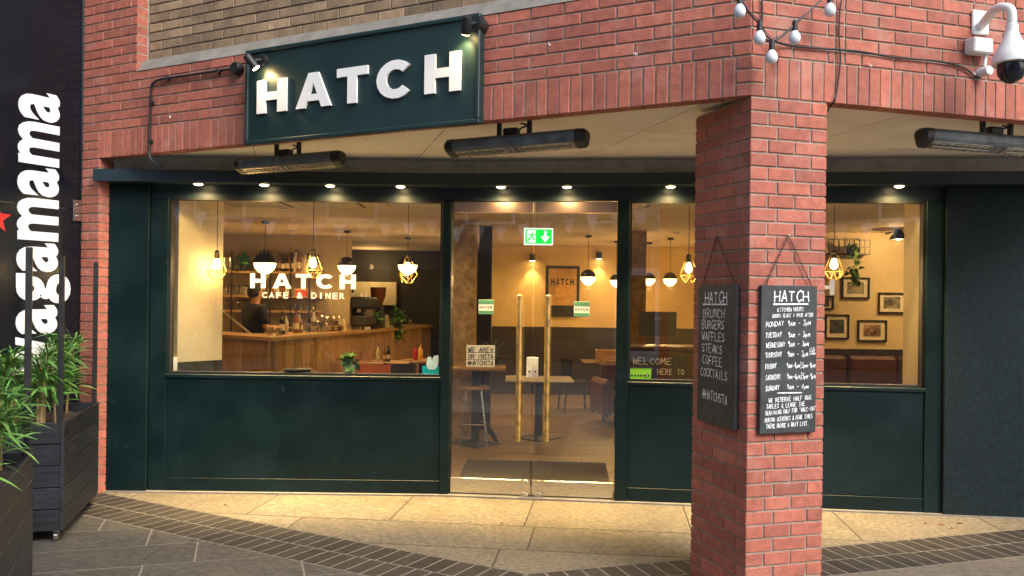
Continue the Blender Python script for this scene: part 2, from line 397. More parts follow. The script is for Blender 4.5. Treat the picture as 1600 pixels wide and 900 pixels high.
# ------------------------------------------------------------------ black side wall with lettering
sw = thing("side_wall", "gloss black neighbouring wall with white vertical lettering", "wall", FW.w(0, 0, 0), FW.a)
zj = FW.at(60, 321).z
MB().box(-6.2, 0, 0, .12, 0, zj - .004).build("panel", BLACKG, sw)
MB().box(-6.2, 0, 0, .12, zj + .004, 8.6).build("panel", BLACKG, sw)
MB().box(-6.2, -.002, .03, .1, zj - .01, zj + .01).build("joint", STEEL, sw)
MB().box(.0005, .014, -.006, .12, 0, 8.6).build("edge_trim", STEEL, sw)
a, b = FW.at(114, 312, -.01), FW.at(128, 346, -.01)
o = MB().bbox(a.x, -.004, -.02, -.0015, b.z, a.z, .003).build("fixing_plate", STEEL, sw)
for zz in (a.z - .04, b.z + .04): MB().lathe([(.012, -.026), (.012, -.0205)], 10, ((a.x - .004) / 2, 0, zz), 'y').build("screw", STEEL, o)

def text_mesh(txt, size=1., bold=0., extrude=0., space=1., shear=0., align='LEFT'):
    cu = bpy.data.curves.new("t", 'FONT'); cu.body = txt; cu.size = size; cu.offset = bold; cu.extrude = extrude; cu.space_character = space; cu.shear = shear
    cu.align_x = align; cu.resolution_u = 4
    o = bpy.data.objects.new("t", cu); COL.objects.link(o)
    dg = bpy.context.evaluated_depsgraph_get(); dg.update()
    me = bpy.data.meshes.new_from_object(o.evaluated_get(dg)); bpy.data.objects.remove(o); bpy.data.curves.remove(cu)
    return me
def fit_text(name, txt, mat, parent, x0, x1, z0, z1, y, bold=.0, extrude=.002, space=1., vertical=False, rz=0.0):
    """text filling the box x0..x1, z0..z1 of the local x-z plane (vertical: reads upward)"""
    me = text_mesh(txt, 1., bold, .01, space)
    xs = [v.co.x for v in me.vertices]; ys = [v.co.y for v in me.vertices]; zs = [v.co.z for v in me.vertices]
    ax, bx, ay, by = min(xs), max(xs), min(ys), max(ys); zt = max(abs(q) for q in zs) or 1
    for v in me.vertices:
        u = (v.co.x - ax) / (bx - ax); q = (v.co.y - ay) / (by - ay); e = v.co.z / zt * extrude
        if vertical: v.co = (x1 - q * (x1 - x0), y - e, z0 + u * (z1 - z0))
        else: v.co = (x0 + u * (x1 - x0), y - e, z0 + q * (z1 - z0))
    me.update(); me.name = name
    return link(name, me, mat, parent, rz=rz)
# vertical lettering: baseline at px 88, x-height up to px 27, from below the leaves to y 140
A1, A2 = FW.at(27, 300, -.004), FW.at(92, 300, -.004)
top, bot = FW.at(60, 141, -.004).z, FW.at(60, 585, -.004).z
WLET = M("white_vinyl", (.80, .82, .84), .35, var=.04)
letters = "wagamama"; adv = {'w': 1.28, 'a': 1., 'g': 1.02, 'm': 1.45}
tot = sum(adv[c] for c in letters); zc = bot; k = (top - bot) / tot
for c in letters:
    hgt = adv[c] * k
    xb = A2.x + (.0 if c != 'g' else (A2.x - A1.x) * .33)
    o = fit_text("letter", c, WLET, sw, A1.x, xb, zc + hgt * .03, zc + hgt * .97, -.003, bold=.03, extrude=.002, vertical=True)
    zc += hgt
st = FW.at(-5, 341, -.004); pts = []
for i in range(10):
    r = .12 if i % 2 == 0 else .05; q = math.pi / 2 + i * math.pi / 5; pts.append((st.x + r * math.cos(q), st.z + r * math.sin(q)))
for i in range(10): pass
sm = MB(); cxs = (st.x, st.z)
sm.add([(cxs[0], -.006, cxs[1])] + [(p[0], -.006, p[1]) for p in pts] + [(p[0], -.001, p[1]) for p in pts],
       [(0, 1 + i, 1 + (i + 1) % 10) for i in range(10)] + [(1 + i, 11 + i, 11 + (i + 1) % 10, 1 + (i + 1) % 10) for i in range(10)])
o = sm.build("star", M("red_vinyl", (.62, .03, .025), .4), sw); o["label"] = "red star beside the white lettering"

# ------------------------------------------------------------------ paving
gr = MB().slab([(-90, -90), (90, -90), (90, 90), (-90, 90)], -.12, -.06).build("ground", GROUND); tag(gr, kind="structure")
pv = thing("pavement", None, None, (0, 0, 0)); tag(pv, kind="structure")
MB().slab([(-7, 1), (7, 1), (7, 8.2), (-7, 8.2)], -.058, -.0008).build("joint_bed", JOINT, pv)
ULa, ULb = onz(185, 775), onz(822, 897)          # inner edge of the dark band, left
URb = onz(1564, 830)
dL = Vector((ULa.x - ULb.x, ULa.y - ULb.y)).normalized(); nL = Vector((-dL.y, dL.x));
if nL.y > 0: nL = -nL                              # towards the street
dR = Vector((URb.x - ULb.x, URb.y - ULb.y)).normalized(); nR = Vector((-dR.y, dR.x))
if nR.y > 0: nR = -nR
AP = Vector((ULb.x, ULb.y)); BW = .525
def slab_piece(poly, name, mat, h=.045, shrink=.005, z=0.):
    c = Vector((sum(p[0] for p in poly) / len(poly), sum(p[1] for p in poly) / len(poly)))
    o = MB().slab([(p[0] - c.x, p[1] - c.y) for p in poly], -h, 0).build(name, mat, pv, (c.x, c.y, z + random.uniform(.0004, .001)))
    return o
def clips(poly, hs):
    for p, n in hs:
        poly = clip(poly, p, n)
        if len(poly) < 3: return []
    return poly
# dark band: two rows of pavers each side of the apex
bis = (dL + dR).normalized()                       # the mitre runs along this
mit = Vector((bis.y, -bis.x))                      # normal of the mitre line
if mit.x < 0: mit = -mit
for (dv, nv, sgn, ln) in ((dL, nL, 1, 4.1), (dR, nR, -1, 4.6)):
    for row in (0, 1):
        o0 = row * BW / 2 + .007; o1 = (row + 1) * BW / 2 - .007
        i = -6
        while i * .118 < ln:
            s0, s1 = i * .118 + row * .03 + .007, (i + 1) * .118 + row * .03 - .007
            q = [AP + dv * s0 + nv * o0, AP + dv * s1 + nv * o0, AP + dv * s1 + nv * o1, AP + dv * s0 + nv * o1]
            q = clips([tuple(p) for p in q], [(AP - mit * sgn * .004, mit * sgn)])
            i += 1
            if q and area(q) > .003: slab_piece(q, "paver", PAVER)
# sandstone slabs between band and shop, in rows along the shopfront
e = Vector((FT.c, FT.s)); en = Vector((FT.s, -FT.c))     # along the shop; towards the street
K2 = Vector(KNEE)
rows = [(-.02, .86), (.86, 1.45), (1.45, 2.2)]
seams = [[-2.55, -1.40, -.29, .72, 1.93, 3.1, 4.2], [-2.2, -.95, .80, 2.05, 3.2], [-1.6, .62, 2.4]]
tri = [(AP + nL * -.006, nL), (AP + nR * -.006, nR), (Vector((KNEE[0], KNEE[1] - .012)), Vector((0, 1)))]
xs_px = [[(372, 789, 352, 804)], []]
for (a0, a1), sm_ in zip(rows, seams):
    xs = [-4.2] + sm_ + [5.2]
    for p, q in zip(xs[:-1], xs[1:]):
        poly = [K2 + e*(p+.006) + en*(a0+.007), K2 + e*(q-.006) + en*(a0+.007), K2 + e*(q-.006) + en*(a1-.007), K2 + e*(p+.006) + en*(a1-.007)]
        poly = clips([tuple(v) for v in poly], tri)
        if poly and area(poly) > .01: slab_piece(poly, "slab", SLAB_L)
ap_ = clips([(-4.2, 4.5), (5.4, 4.5), (5.4, 7.9), (-4.2, 7.9)], tri)
ap_ = clip(ap_, tuple(K2 + en * .02), tuple(-en))
MB().slab(ap_, -.0006, -.0002).build("apron_joint", M("apron_joint", (.055, .047, .036), .9, var=.3, scale=30), pv)
# weathered slabs on the street side
g1, g2 = onz(120, 859), onz(328, 845)
ge = Vector((g2.x - g1.x, g2.y - g1.y)).normalized(); gn = Vector((ge.y, -ge.x))
G0 = Vector((g1.x, g1.y)); rnd = random.Random(3)
outL = [(AP + nL * (BW + .006), -nL), (AP - mit * .006, mit)]
yy = -1.4; r = 0
while yy < 4.2:
    hh = (.46, .40, .60, .45)[r % 4] if yy > -.2 else .47
    y0, y1 = yy, yy + hh
    xx = -5 + rnd.uniform(0, .6)
    while xx < 7:
        l = rnd.uniform(.65, 1.15)
        poly = [G0 + ge*(xx+.006) + gn*(y0+.006), G0 + ge*(xx+l-.006) + gn*(y0+.006), G0 + ge*(xx+l-.006) + gn*(y1-.006), G0 + ge*(xx+.006) + gn*(y1-.006)]
        poly = clips([tuple(v) for v in poly], outL + [(Vector((0, 2.2)), Vector((0, -1)))])
        if poly and area(poly) > .006: slab_piece(poly, "slab", SLAB_G)
        xx += l
    yy = y1; r += 1
SLAB_T = M("tan_slab", (.145, .125, .10), .75, var=.25, scale=24, dirt2=((.08, .07, .05), 14., .64, .72, .5), bump=.3, bscale=60, rand=.1, dirt=(.10, .09, .07), dscale=2.5, dlo=.5, dhi=.75, dfac=.5)
outR = [(AP + nR * (BW + .006), -nR), (AP + mit * .006, -mit)]
for r in range(8):
    y0, y1 = BW + .006 + r * .5, BW + .006 + r * .5 + .494
    xx = -1 + (r % 2) * .45
    while xx < 5:
        poly = [AP + dR*(xx+.005) + nR*y0, AP + dR*(xx+.895) + nR*y0, AP + dR*(xx+.895) + nR*y1, AP + dR*(xx+.005) + nR*y1]
        poly = clips([tuple(v) for v in poly], outR + [(Vector((0, 2.2)), Vector((0, -1)))])
        if poly and area(poly) > .006: slab_piece(poly, "slab", SLAB_T)
        xx += .9
# ------------------------------------------------------------------ lettering helpers
def glyph(c):
    """bold sans capital in a unit box as convex pieces"""
    q = []
    if c == 'H': q = [[(0,0),(.3,0),(.3,1),(0,1)], [(.7,0),(1,0),(1,1),(.7,1)], [(.3,.38),(.7,.38),(.7,.62),(.3,.62)]]
    elif c == 'T': q = [[(0,.76),(1,.76),(1,1),(0,1)], [(.35,0),(.65,0),(.65,.76),(.35,.76)]]
    elif c == 'A': q = [[(0,0),(.27,0),(.5,.72),(.36,1)], [(.73,0),(1,0),(.64,1),(.5,.72)], [(.36,1),(.5,.72),(.64,1)], [(.331,.19),(.669,.19),(.609,.38),(.391,.38)]]
    elif c == 'C':
        n = 14; a0, a1 = R_(42), R_(318)
        for i in range(n):
            p, r = a0 + (a1-a0)*i/n, a0 + (a1-a0)*(i+1)/n
            f = lambda t, k: (.54 + .54*k[0]*math.cos(t), .5 + .5*k[1]*math.sin(t))
            q.append([f(p,(.49,.52)), f(p,(1,1)), f(r,(1,1)), f(r,(.49,.52))])
    return q
def letter(c, x0, x1, z0, z1, y0, y1, mat, parent, name="letter", rz=0.0):
    m = MB()
    for p in glyph(c): m.prism([(x0 + u*(x1-x0), z0 + v*(z1-z0)) for u, v in p], y0, y1)
    return m.build(name, mat, parent, rz=rz)
SF = {'A':"0,0 2,6 4,0|.8,2 3.2,2",'B':"0,0 0,6 2.6,6 3.4,5 2.6,3.3 0,3.2|2.6,3.2 3.8,1.8 2.8,0 0,0",'C':"4,5.2 2.6,6 .8,5 .2,3 .8,1 2.4,0 4,.8",
'D':"0,0 0,6 2.4,5.6 4,3.4 2.6,.4 0,0",'E':"3.6,6 0,6 0,0 3.8,0|0,3.1 3,3.1",'F':"3.8,6 0,6 0,0|0,3 2.8,3",'G':"4,5 2.4,6 .4,4.4 .4,1.6 2,0 4,1 4,2.8 2.4,2.8",
'H':"0,0 0,6|4,0 4,6|0,3 4,3",'I':"2,0 2,6",'J':"3.4,6 3.4,1.2 2,0 .4,1",'K':"0,0 0,6|3.8,6 0,2.6 4,0",'L':"0,6 0,0 3.6,0",'M':"0,0 .4,6 2,2 3.6,6 4,0",
'N':"0,0 0,6 4,0 4,6",'O':"2,6 .4,4.6 0,3 .6,1 2,0 3.6,1.2 4,3.2 3.4,5 2,6",'P':"0,0 0,6 3,5.8 3.8,4.4 2.8,3 0,2.8",'Q':"2,6 0,3 2,0 4,3 2,6|2.4,1.6 4.2,-.4",
'R':"0,0 0,6 3,5.8 3.6,4.4 2.6,3.2 0,3|1.6,3 4,0",'S':"3.8,5.2 2,6 .4,4.8 1.2,3.4 3,2.6 3.8,1.2 2,0 .2,.8",'T':"0,6 4.2,6|2.1,6 2.1,0",'U':"0,6 .2,1.2 2,0 3.8,1.2 4,6",
'V':"0,6 2,0 4,6",'W':"0,6 1,0 2.2,4 3.4,0 4.4,6",'X':"0,0 4,6|0,6 4,0",'Y':"0,6 2,3 4,6|2,3 2,0",'Z':"0,6 4,6 0,0 4,0",
'1':"1.4,4.8 2.2,6 2.2,0",'3':".4,5.4 2.2,6 3.6,4.8 2,3.2 3.8,1.6 2.2,0 .2,.8",'4':"3,0 3,6 0,2 4,2",'5':"3.6,6 .6,6 .4,3.4 2.6,3.6 3.8,2 2.4,0 .2,.6",
'9':"3.6,4.6 2,6 .4,4.6 1.8,3.2 3.6,4.4 3.2,0",'-':"1,2.8 3.4,2.8",'|':"2,-1.5 2,7.5",'&':"4,0 .8,4.8 2,6 3,4.8 .4,1.6 1.8,0 4,2.4",'+':"2,1 2,5|.2,3 3.8,3",
"'":"1.6,6.4 1.2,4.8",'.':"1.8,0 2.2,.3",'*':"1,4 3,6|3,4 1,6",'@':"2.8,3.8 1.8,4 1.2,2.8 2,1.8 3,2.6 2.8,4 3,1.8 4.2,2.4 4,4.8 2,6 0,4 0,2 1.6,0 3.6,.4",
'<':"2,.4 .2,3.4 .8,5 2,4.2 3.2,5 3.8,3.4 2,.4"}
def strokes(m, txt, x0, z0, x1, z1, hgt, th, y, seed=1, jit=.25, adv=5.4, slope=0.):
    """hand-lettered strokes from (x0,z0) to (x1,z1) on the baseline; small letters a m p stand lower"""
    rnd = random.Random(seed); n = len(txt); wid = (x1 - x0) / (n * adv - 1.4) 
    for i, ch in enumerate(txt):
        if ch == ' ': continue
        low = ch in 'amp'; g = SF.get(ch.upper())
        if not g: continue
        bx = x0 + i * adv * wid; bz = z0 + (z1 - z0) * i / max(1, n - 1) + rnd.uniform(-jit, jit) * hgt * .12
        sc = hgt / 6 * (rnd.uniform(.93, 1.05)) * (.62 if low else 1); sx = wid * rnd.uniform(.92, 1.03); sh = rnd.uniform(-.02, .1)
        if low and ch == 'p': bz -= hgt * .2
        for pl_ in g.split('|'):
            P = []
            for s_ in pl_.split():
                a, b = map(float, s_.split(','))
                a += rnd.uniform(-jit, jit); b += rnd.uniform(-jit, jit)
                P.append((bx + a * sx + b * sc * sh, bz + b * sc))
            for (xa, za), (xb, zb) in zip(P[:-1], P[1:]):
                dx, dz = xb - xa, zb - za; l = math.hypot(dx, dz) or 1; dx, dz = dx / l, dz / l
                t = th / 2; xa2, za2, xb2, zb2 = xa - dx*t*.6, za - dz*t*.6, xb + dx*t*.6, zb + dz*t*.6
                yy = y + rnd.uniform(-.0003, .0003)
                m.add([(xa2 + dz*t, yy, za2 - dx*t), (xb2 + dz*t, yy, zb2 - dx*t), (xb2 - dz*t, yy, zb2 + dx*t), (xa2 - dz*t, yy, za2 + dx*t)], [(0, 1, 2, 3)])
    return m
# ------------------------------------------------------------------ hanging sign on the left wall
SD = -.075
c = [FA.at(384, 82, SD), FA.at(752, 17, SD), FA.at(748, 193, SD), FA.at(383, 227, SD)]
sx0, sx1 = (c[0].x + c[3].x) / 2, (c[1].x + c[2].x) / 2; sz0, sz1 = (c[2].z + c[3].z) / 2, (c[0].z + c[1].z) / 2
sg = thing("shop_sign", "dark green shop sign with raised white HATCH letters", "sign", FA.w(0, 0, 0), FA.a)
MB().box(sx0 + .01, sx1 - .01, SD + .006, -.006, sz0 + .01, sz1 - .01).build("board", SIGNG, sg)
fr = MB(); b_ = .03
fr.bbox(sx0, sx1, SD - .010, SD + .03, sz0, sz0 + b_, .006); fr.bbox(sx0, sx1, SD - .010, SD + .03, sz1 - b_, sz1, .006)
fr.bbox(sx0, sx0 + b_, SD - .0095, SD + .03, sz0 + b_, sz1 - b_, .006); fr.bbox(sx1 - b_, sx1, SD - .0095, SD + .03, sz0 + b_, sz1 - b_, .006)
fr.build("frame", SIGNG, sg)
LD = SD - .012
for ch, (p0, p1, t0, t1, q0, q1) in zip("HATCH", ((401,447,126,121,178,173), (462,517,113,113,170,165), (526,574,107.5,102,161,161), (588,643,93.5,93.5,154,154), (663,719,86,79,146.5,141.5))):
    a, b = FA.at(p0, (t0+q0)/2, LD), FA.at(p1, (t1+q1)/2, LD)
    zt = (FA.at(p0, t0, LD).z + FA.at(p1, t1, LD).z) / 2; zb = (FA.at(p0, q0, LD).z + FA.at(p1, q1, LD).z) / 2
    if ch in "ATC": zt = FA.at((p0+p1)/2, (t0+t1)/2, LD).z; zb = FA.at((p0+p1)/2, (q0+q1)/2, LD).z
    letter(ch, a.x, b.x, zb, zt, LD, SD + .004, WHITE, sg)
BULB = M("lamp_glow", (1, .8, .5), .4, emit=(1., .70, .30), estr=28.)
LENS = M("downlight_glow", (1, .9, .7), .4, emit=(1., .76, .38), estr=16.)
def sign_spot(px, py, label, lit_dir, facing):
    p = FA.at(px, py, -.16)
    t = thing("spotlight", label, "spotlight", FA.w(p.x, 0, p.z), FA.a, "spotlights on the shop sign")
    MB().lathe([(.045, -.09), (.05, -.075), (.05, -.006)], 16, (.02, 0, .03), 'y').build("base", BLACK, t, smooth=True)
    MB().tube([(.02, -.09, .03), (.015, -.125, .02), (0, -.16, 0)], .012, 8).build("arm", BLACK, t, smooth=True)
    d = Vector(lit_dir).normalized()
    q0 = Vector((0, -.16, 0)) - d * .06; q1 = Vector((0, -.16, 0)) + d * .05
    MB().tube([q0, q0 + d * .012, q1], [.024, .030, .032], 16).build("head", BLACK, t, smooth=True)
    MB().tube([q1 + d * .0005, q1 + d * .004], .027, 16).build("lens", BULB, t)
    l = lamp("spot_lamp", 'SPOT', 5, WARM2, t, q1 + d * .012, .02, 95, .8)
    l.rotation_euler = (-d).to_track_quat('Z', 'Y').to_euler()
    return t
sign_spot(393, 97, "black spotlight at the low corner of the sign beside the conduit", (.42, .40, -.72), 1)
sign_spot(729, 40, "black spotlight at the high corner of the sign", (-.35, .45, -.75), 1)
# conduit
t = thing("conduit", "black conduit pipe bent down the red brick wall", "conduit", FA.w(0, 0, 0), FA.a)
P = [FA.at(x, y, -.02) for x, y in ((366, 107), (250, 124))]
path = [P[0], P[1]]
for x, y in ((243, 127), (238, 131), (236, 138), (233, 236), (234, 246), (239, 254), (248, 259)): path.append(FA.at(x, y, -.02))
path.append(FA.at(254, 259, .12))
MB().tube(path, .0105, 10).build("pipe", BLACK, t, smooth=True)
o = FA.at(370, 107, -.03)
MB().lathe([(.04, -.03), (.046, -.02), (.046, .029)], 16, (o.x, -.03, o.z), 'y').build("junction_box", BLACK, t, smooth=True)
for x, y in ((262, 122), (342, 111), (237, 160), (235, 220)):
    q = FA.at(x, y, -.02); MB().bbox(q.x - .014, q.x + .014, -.036, -.001, q.z - .014, q.z + .014, .004).build("clip", BLACK, t)
# ------------------------------------------------------------------ shopfront
shop = thing("shopfront", "dark green shopfront with large windows and glazed double doors", "shopfront", (KNEE[0], KNEE[1], 0))
ZF0, ZF1, ZG, ZSI = 2.585, 2.682, 2.477, .995
def sxp(px, py=450, d=0.): return FS.at(px, py, d).x
def txp(px, py=450, d=0.): return FT.at(px, py, d).x
def plan(xl, xr, d0, d1, z0, z1):
    k = math.tan(R_(3.25))
    T_ = lambda x, d: (x*FT.c - d*FT.s, x*FT.s + d*FT.c)
    return MB().slab([(xl, d0), (d0*k, d0), T_(xr, d0), T_(xr, d1), (d1*k, d1), (xl, d1)], z0, z1)
XL, XRr = sxp(145, 270, -.17), 5.0
plan(XL, XRr, -.17, .06, ZF0, ZF1).build("fascia", FASCIA, shop)
plan(XL + .02, XRr, .02, .07, ZF1 + .001, ZS - .001).build("upstand", GREYSTRIP, shop)
plan(sxp(157), XRr, .035, .12, ZG, ZF0 - .001).build("header", FASCIA, shop)
plan(sxp(157), XRr, -.035, .10, 0, .014).build("threshold", CONC, shop)
def S(name, x0, x1, d0, d1, z0, z1, mat=GREEN, b=.004, par=None): return MB().bbox(x0, x1, d0, d1, z0, z1, b).build(name, mat, par or shop)
def T(name, x0, x1, d0, d1, z0, z1, mat=GREEN, b=.004, par=None):
    return MB().bbox(x0, x1, d0, d1, z0, z1, b).build(name, mat, par or shop, rz=FT.a)
S("pier", sxp(157, 500, -.02), sxp(233), -.02, .12, .016, ZF0 - .002)
S("stile", sxp(233.5), sxp(261), .01, .12, .016, ZG - .001)
xw0, xw1 = sxp(261), sxp(690)
S("mullion", xw1, -.012, -.004, .14, .016, ZG - .001)
S("panel", sxp(261.3), xw1 - .001, .013, .06, .127, ZSI - .035)
S("bottom_rail", sxp(261.3), xw1 - .001, .008, .06, .016, .125)
def window(fn, x0, x1, d, zlo, zhi, rz):
    f = MB(); w_ = .018
    f.box(x0 + .001, x1 - .001, d - .03, d + .05, zlo, zlo + w_); f.box(x0 + .001, x1 - .001, d - .03, d + .05, zhi - w_, zhi - .001)
    f.box(x0 + .001, x0 + w_, d - .03, d + .05, zlo + w_, zhi - w_); f.box(x1 - w_, x1 - .001, d - .03, d + .05, zlo + w_, zhi - w_)
    wo = f.build("window", BLACK, shop, rz=rz)
    MB().box(x0 + .012, x1 - .012, d, d + .009, zlo + .012, zhi - .012).build("pane", GLASS, wo)
    MB().bbox(x0 - .012, x1 + .012, d - .062, d + .2, zlo - .033, zlo - .001, .004).build("sill", GREEN, wo)
    return wo
wl = window(S, xw0, xw1, .06, ZSI, ZG, 0.0)
# door and right-hand side
dx0, dx1 = txp(705), txp(963)
T("jamb", dx0 - .028, dx0 - .003, -.003, .14, .016, ZG - .001)
T("mullion", dx1 + .003, txp(983), -.004, .14, .016, ZG - .001)
tw0, tw1 = txp(983), txp(1447)
T("panel", tw0 + .001, tw1, .013, .06, .127, ZSI - .035)
T("bottom_rail", tw0 + .001, tw1, .008, .06, .016, .125)
T("stile", tw1 + .001, txp(1475), .0, .14, .016, ZG - .001)
T("rendered_panel", txp(1475.5), 5.0, -.03, .14, .006, ZF0 - .002, GREEN_T)
tm = txp(1205)
T("mullion", tm - .04, tm + .04, .0, .14, .99, ZG - .001)
wm = window(T, tw0, tm - .041, .06, ZSI, ZG, FT.a)
wr2 = window(T, tm + .041, tw1, .06, ZSI, ZG, FT.a)
xm = (dx0 + dx1) / 2
STK_G = M("green_sticker", (.10, .32, .18), .4); STK_W = M("white_sticker", (.75, .76, .70), .4)
DARK = M("dark_print", (.02, .02, .022), .5)
for k, (a, b, hx, lx, s0, s1, sy0, sy1) in enumerate(((dx0, xm - .003, 812, 819, 748, 771, 468, 491), (xm + .003, dx1, 856, 840, 897, 921, 471, 495))):
    dz = .004
    d_ = MB().box(a + .003, b - .003, .05, .06, .15, ZG - .10).build("door", GLASS, shop, rz=FT.a)
    MB().bbox(a + .003, b - .003, .035, .075, .022, .15, .004).build("kick_rail", STEEL, d_)
    MB().bbox(a + .003, b - .003, .035, .075, ZG - .10, ZG - .006, .004).build("top_rail", BRICK_TINT, d_)
    ht, hb = FT.at(hx, 461, -.03), FT.at(hx, 690, -.03)
    m = MB().tube([(ht.x, -.03, hb.z), (ht.x, -.03, hb.z + .004), (ht.x, -.03, ht.z - .004), (ht.x, -.03, ht.z)], [.019, .0235, .0235, .019], 14)
    hd = m.build("handle", BRASS, d_, smooth=True)
    for zz in (ht.z - .12, hb.z + .12): MB().tube([(ht.x, -.03, zz), (ht.x, .05, zz)], .012, 10).build("standoff", BRASS, d_, smooth=True)
    q = FT.at(lx, 774, .03); MB().lathe([(.026, .022), (.03, .026), (.03, .0345)], 18, (q.x, 0, q.z), 'y').build("lock", STEEL, d_, smooth=True)
    q0, q1 = FT.at(823 + k*9.3, 558, .05), FT.at(831.5 + k*9.3, 590, .05)
    pz = MB().bbox(q0.x, q1.x, .042, .0495, q1.z, q0.z, .002).build("lock_plate", STK_W, d_)
    MB().lathe([(.008, .038), (.008, .0415)], 10, ((q0.x+q1.x)/2, 0, q1.z + .05), 'y').build("keyhole", DARK, d_)
    q0, q1 = FT.at(s0, sy0, .05), FT.at(s1, sy1, .05); hh = q0.z - q1.z
    st_ = MB().box(q0.x, q1.x, .0485, .0495, q1.z, q0.z).build("sticker", STK_W, d_)
    MB().box(q0.x+.002, q1.x-.002, .0475, .0483, q1.z + .003, q1.z + hh*.24).box(q0.x+.002, q1.x-.002, .0475, .0483, q0.z - hh*.28, q0.z - .003).build("sticker_band", STK_G, d_)
    wd = (q1.x - q0.x) * .86 / 5
    m = MB()
    for i, ch in enumerate("HATCH"):
        x_ = q0.x + (q1.x - q0.x) * .08 + i * wd
        for p in glyph(ch): m.prism([(x_ + u*wd*.72, q1.z + hh*.40 + v*hh*.16) for u, v in p], .0478, .0484)
    m.build("sticker_lettering", DARK, d_)
# window lettering
def win_text(wo, fr_, p0, p1, top0, bot0, boxes, small, d, rz):
    for ch, (a, b) in zip("HATCH", boxes):
        qa, qb = fr_.at(a, (top0+bot0)/2, d), fr_.at(b, (top0+bot0)/2, d)
        letter(ch, qa.x, qb.x, fr_.at((p0+p1)/2, bot0, d).z, fr_.at((p0+p1)/2, top0, d).z, d - .0012, d, WHITE, wo)
    qa, qb = fr_.at(small[0], small[2], d), fr_.at(small[1], small[3], d)
    W_ = qb.x - qa.x; z0_, z1_ = fr_.at((small[0]+small[1])/2, small[3], d).z, fr_.at((small[0]+small[1])/2, small[2], d).z
    for i, ch in enumerate("CAFE & DINER"):
        if ch != ' ':
            wd = W_ * ({'I': .02, '&': .068}.get(ch, .058)); cx_ = qa.x + W_ * (i + .5) / 12
            fit_text("small_letter", ch, WHITE, wo, cx_ - wd/2, cx_ + wd/2, z0_, z1_, d - .0007, bold=.018, extrude=.0005)
win_text(wl, FS, 391, 556, 428, 451, ((391, 415), (426, 455), (462, 486), (494, 521), (531, 556)), (408, 540, 457, 466.5), .0585, 0.0)
win_text(wr2, FT, 1140, 1305, 436, 460, ((1139, 1163), (1174, 1203), (1210, 1234), (1242, 1268), (1280, 1304)), (1157, 1289, 466, 475.5), .0585, FT.a)
# stickers on the panes
TEAL = M("teal_sticker", (.0, .42, .40), .4, var=.03); LIME = M("lime_sticker", (.25, .62, .04), .4, var=.03)
q0, q1 = FS.at(660, 572, .058), FS.at(687, 589, .058)
MB().box(q0.x, q1.x, .0565, .0575, q1.z, q0.z).build("teal_sticker", TEAL, wl)
q = [FS.at(x, y, .058) for x, y in ((666, 570), (668, 558), (673, 557), (675, 563), (678, 556), (685, 555), (684, 572), (679, 578), (669, 577))]
MB().prism([(v.x, v.z) for v in q], .0555, .0564).build("sticker_emblem", M("pale_emblem", (.55, .78, .76), .4), wl)
m = MB()
strokes(m, "CHECK US OUT", q0.x + .01, q1.z + .012, q1.x - .01, q1.z + .012, .012, .003, .0562)
m.build("sticker_print", WHITE, wl)
q0, q1 = FT.at(983, 575, .058), FT.at(1017, 594, .058)
MB().box(q0.x, q1.x, .0565, .0575, q1.z, q0.z).build("rating_sticker", LIME, wm)
m = MB().box(q0.x, q1.x, .0555, .0563, q0.z + .001, q0.z + .02)
for i in range(6): 
    cxx = q0.x + (q1.x - q0.x) * (.13 + .14 * i); r_ = .0085 if i < 5 else .016
    m.lathe([(r_, .0558), (r_, .0563)], 10, (cxx, 0, q1.z + .036), 'y')
m.build("rating_marks", DARK, wm)
m = strokes(MB(), "5", q0.x + (q1.x - q0.x) * .8, q1.z + .028, q0.x + (q1.x - q0.x) * .86, q1.z + .028, .016, .003, .0552); m.build("rating_number", WHITE, wm)
# canopy downlights
def downlight(fr_, px, label):
    x = fr_.at(px, 288, -.085).x
    t = thing("downlight", label, "downlight", fr_.w(x, -.085, ZF0 - .012), fr_.a, "downlights under the fascia")
    MB().lathe([(.036, .004), (.047, .004), (.047, .0115), (.036, .0115), (.036, .004)], 20).build("ring", STEEL, t, smooth=True)
    MB().lathe([(.0, -.007), (.022, -.004), (.0355, .003), (.0355, .010)], 18).build("lens", LENS, t)
    lamp("spot_lamp", 'SPOT', 225, WARM2, t, (0, 0, -.014), .03, 58, 1.0)
    lamp("spill_lamp", 'SPOT', 10, WARM2, t, (0, 0, -.014), .03, 165, .6)
    return t
for px in (310, 413, 516, 626): downlight(FS, px, "small round downlight under the fascia above the bar window")
for px in (783, 886): downlight(FT, px, "small round downlight under the fascia above the glazed doors")
for px in (1048, 1230, 1405): downlight(FT, px, "small round downlight under the fascia to the right of the doors")
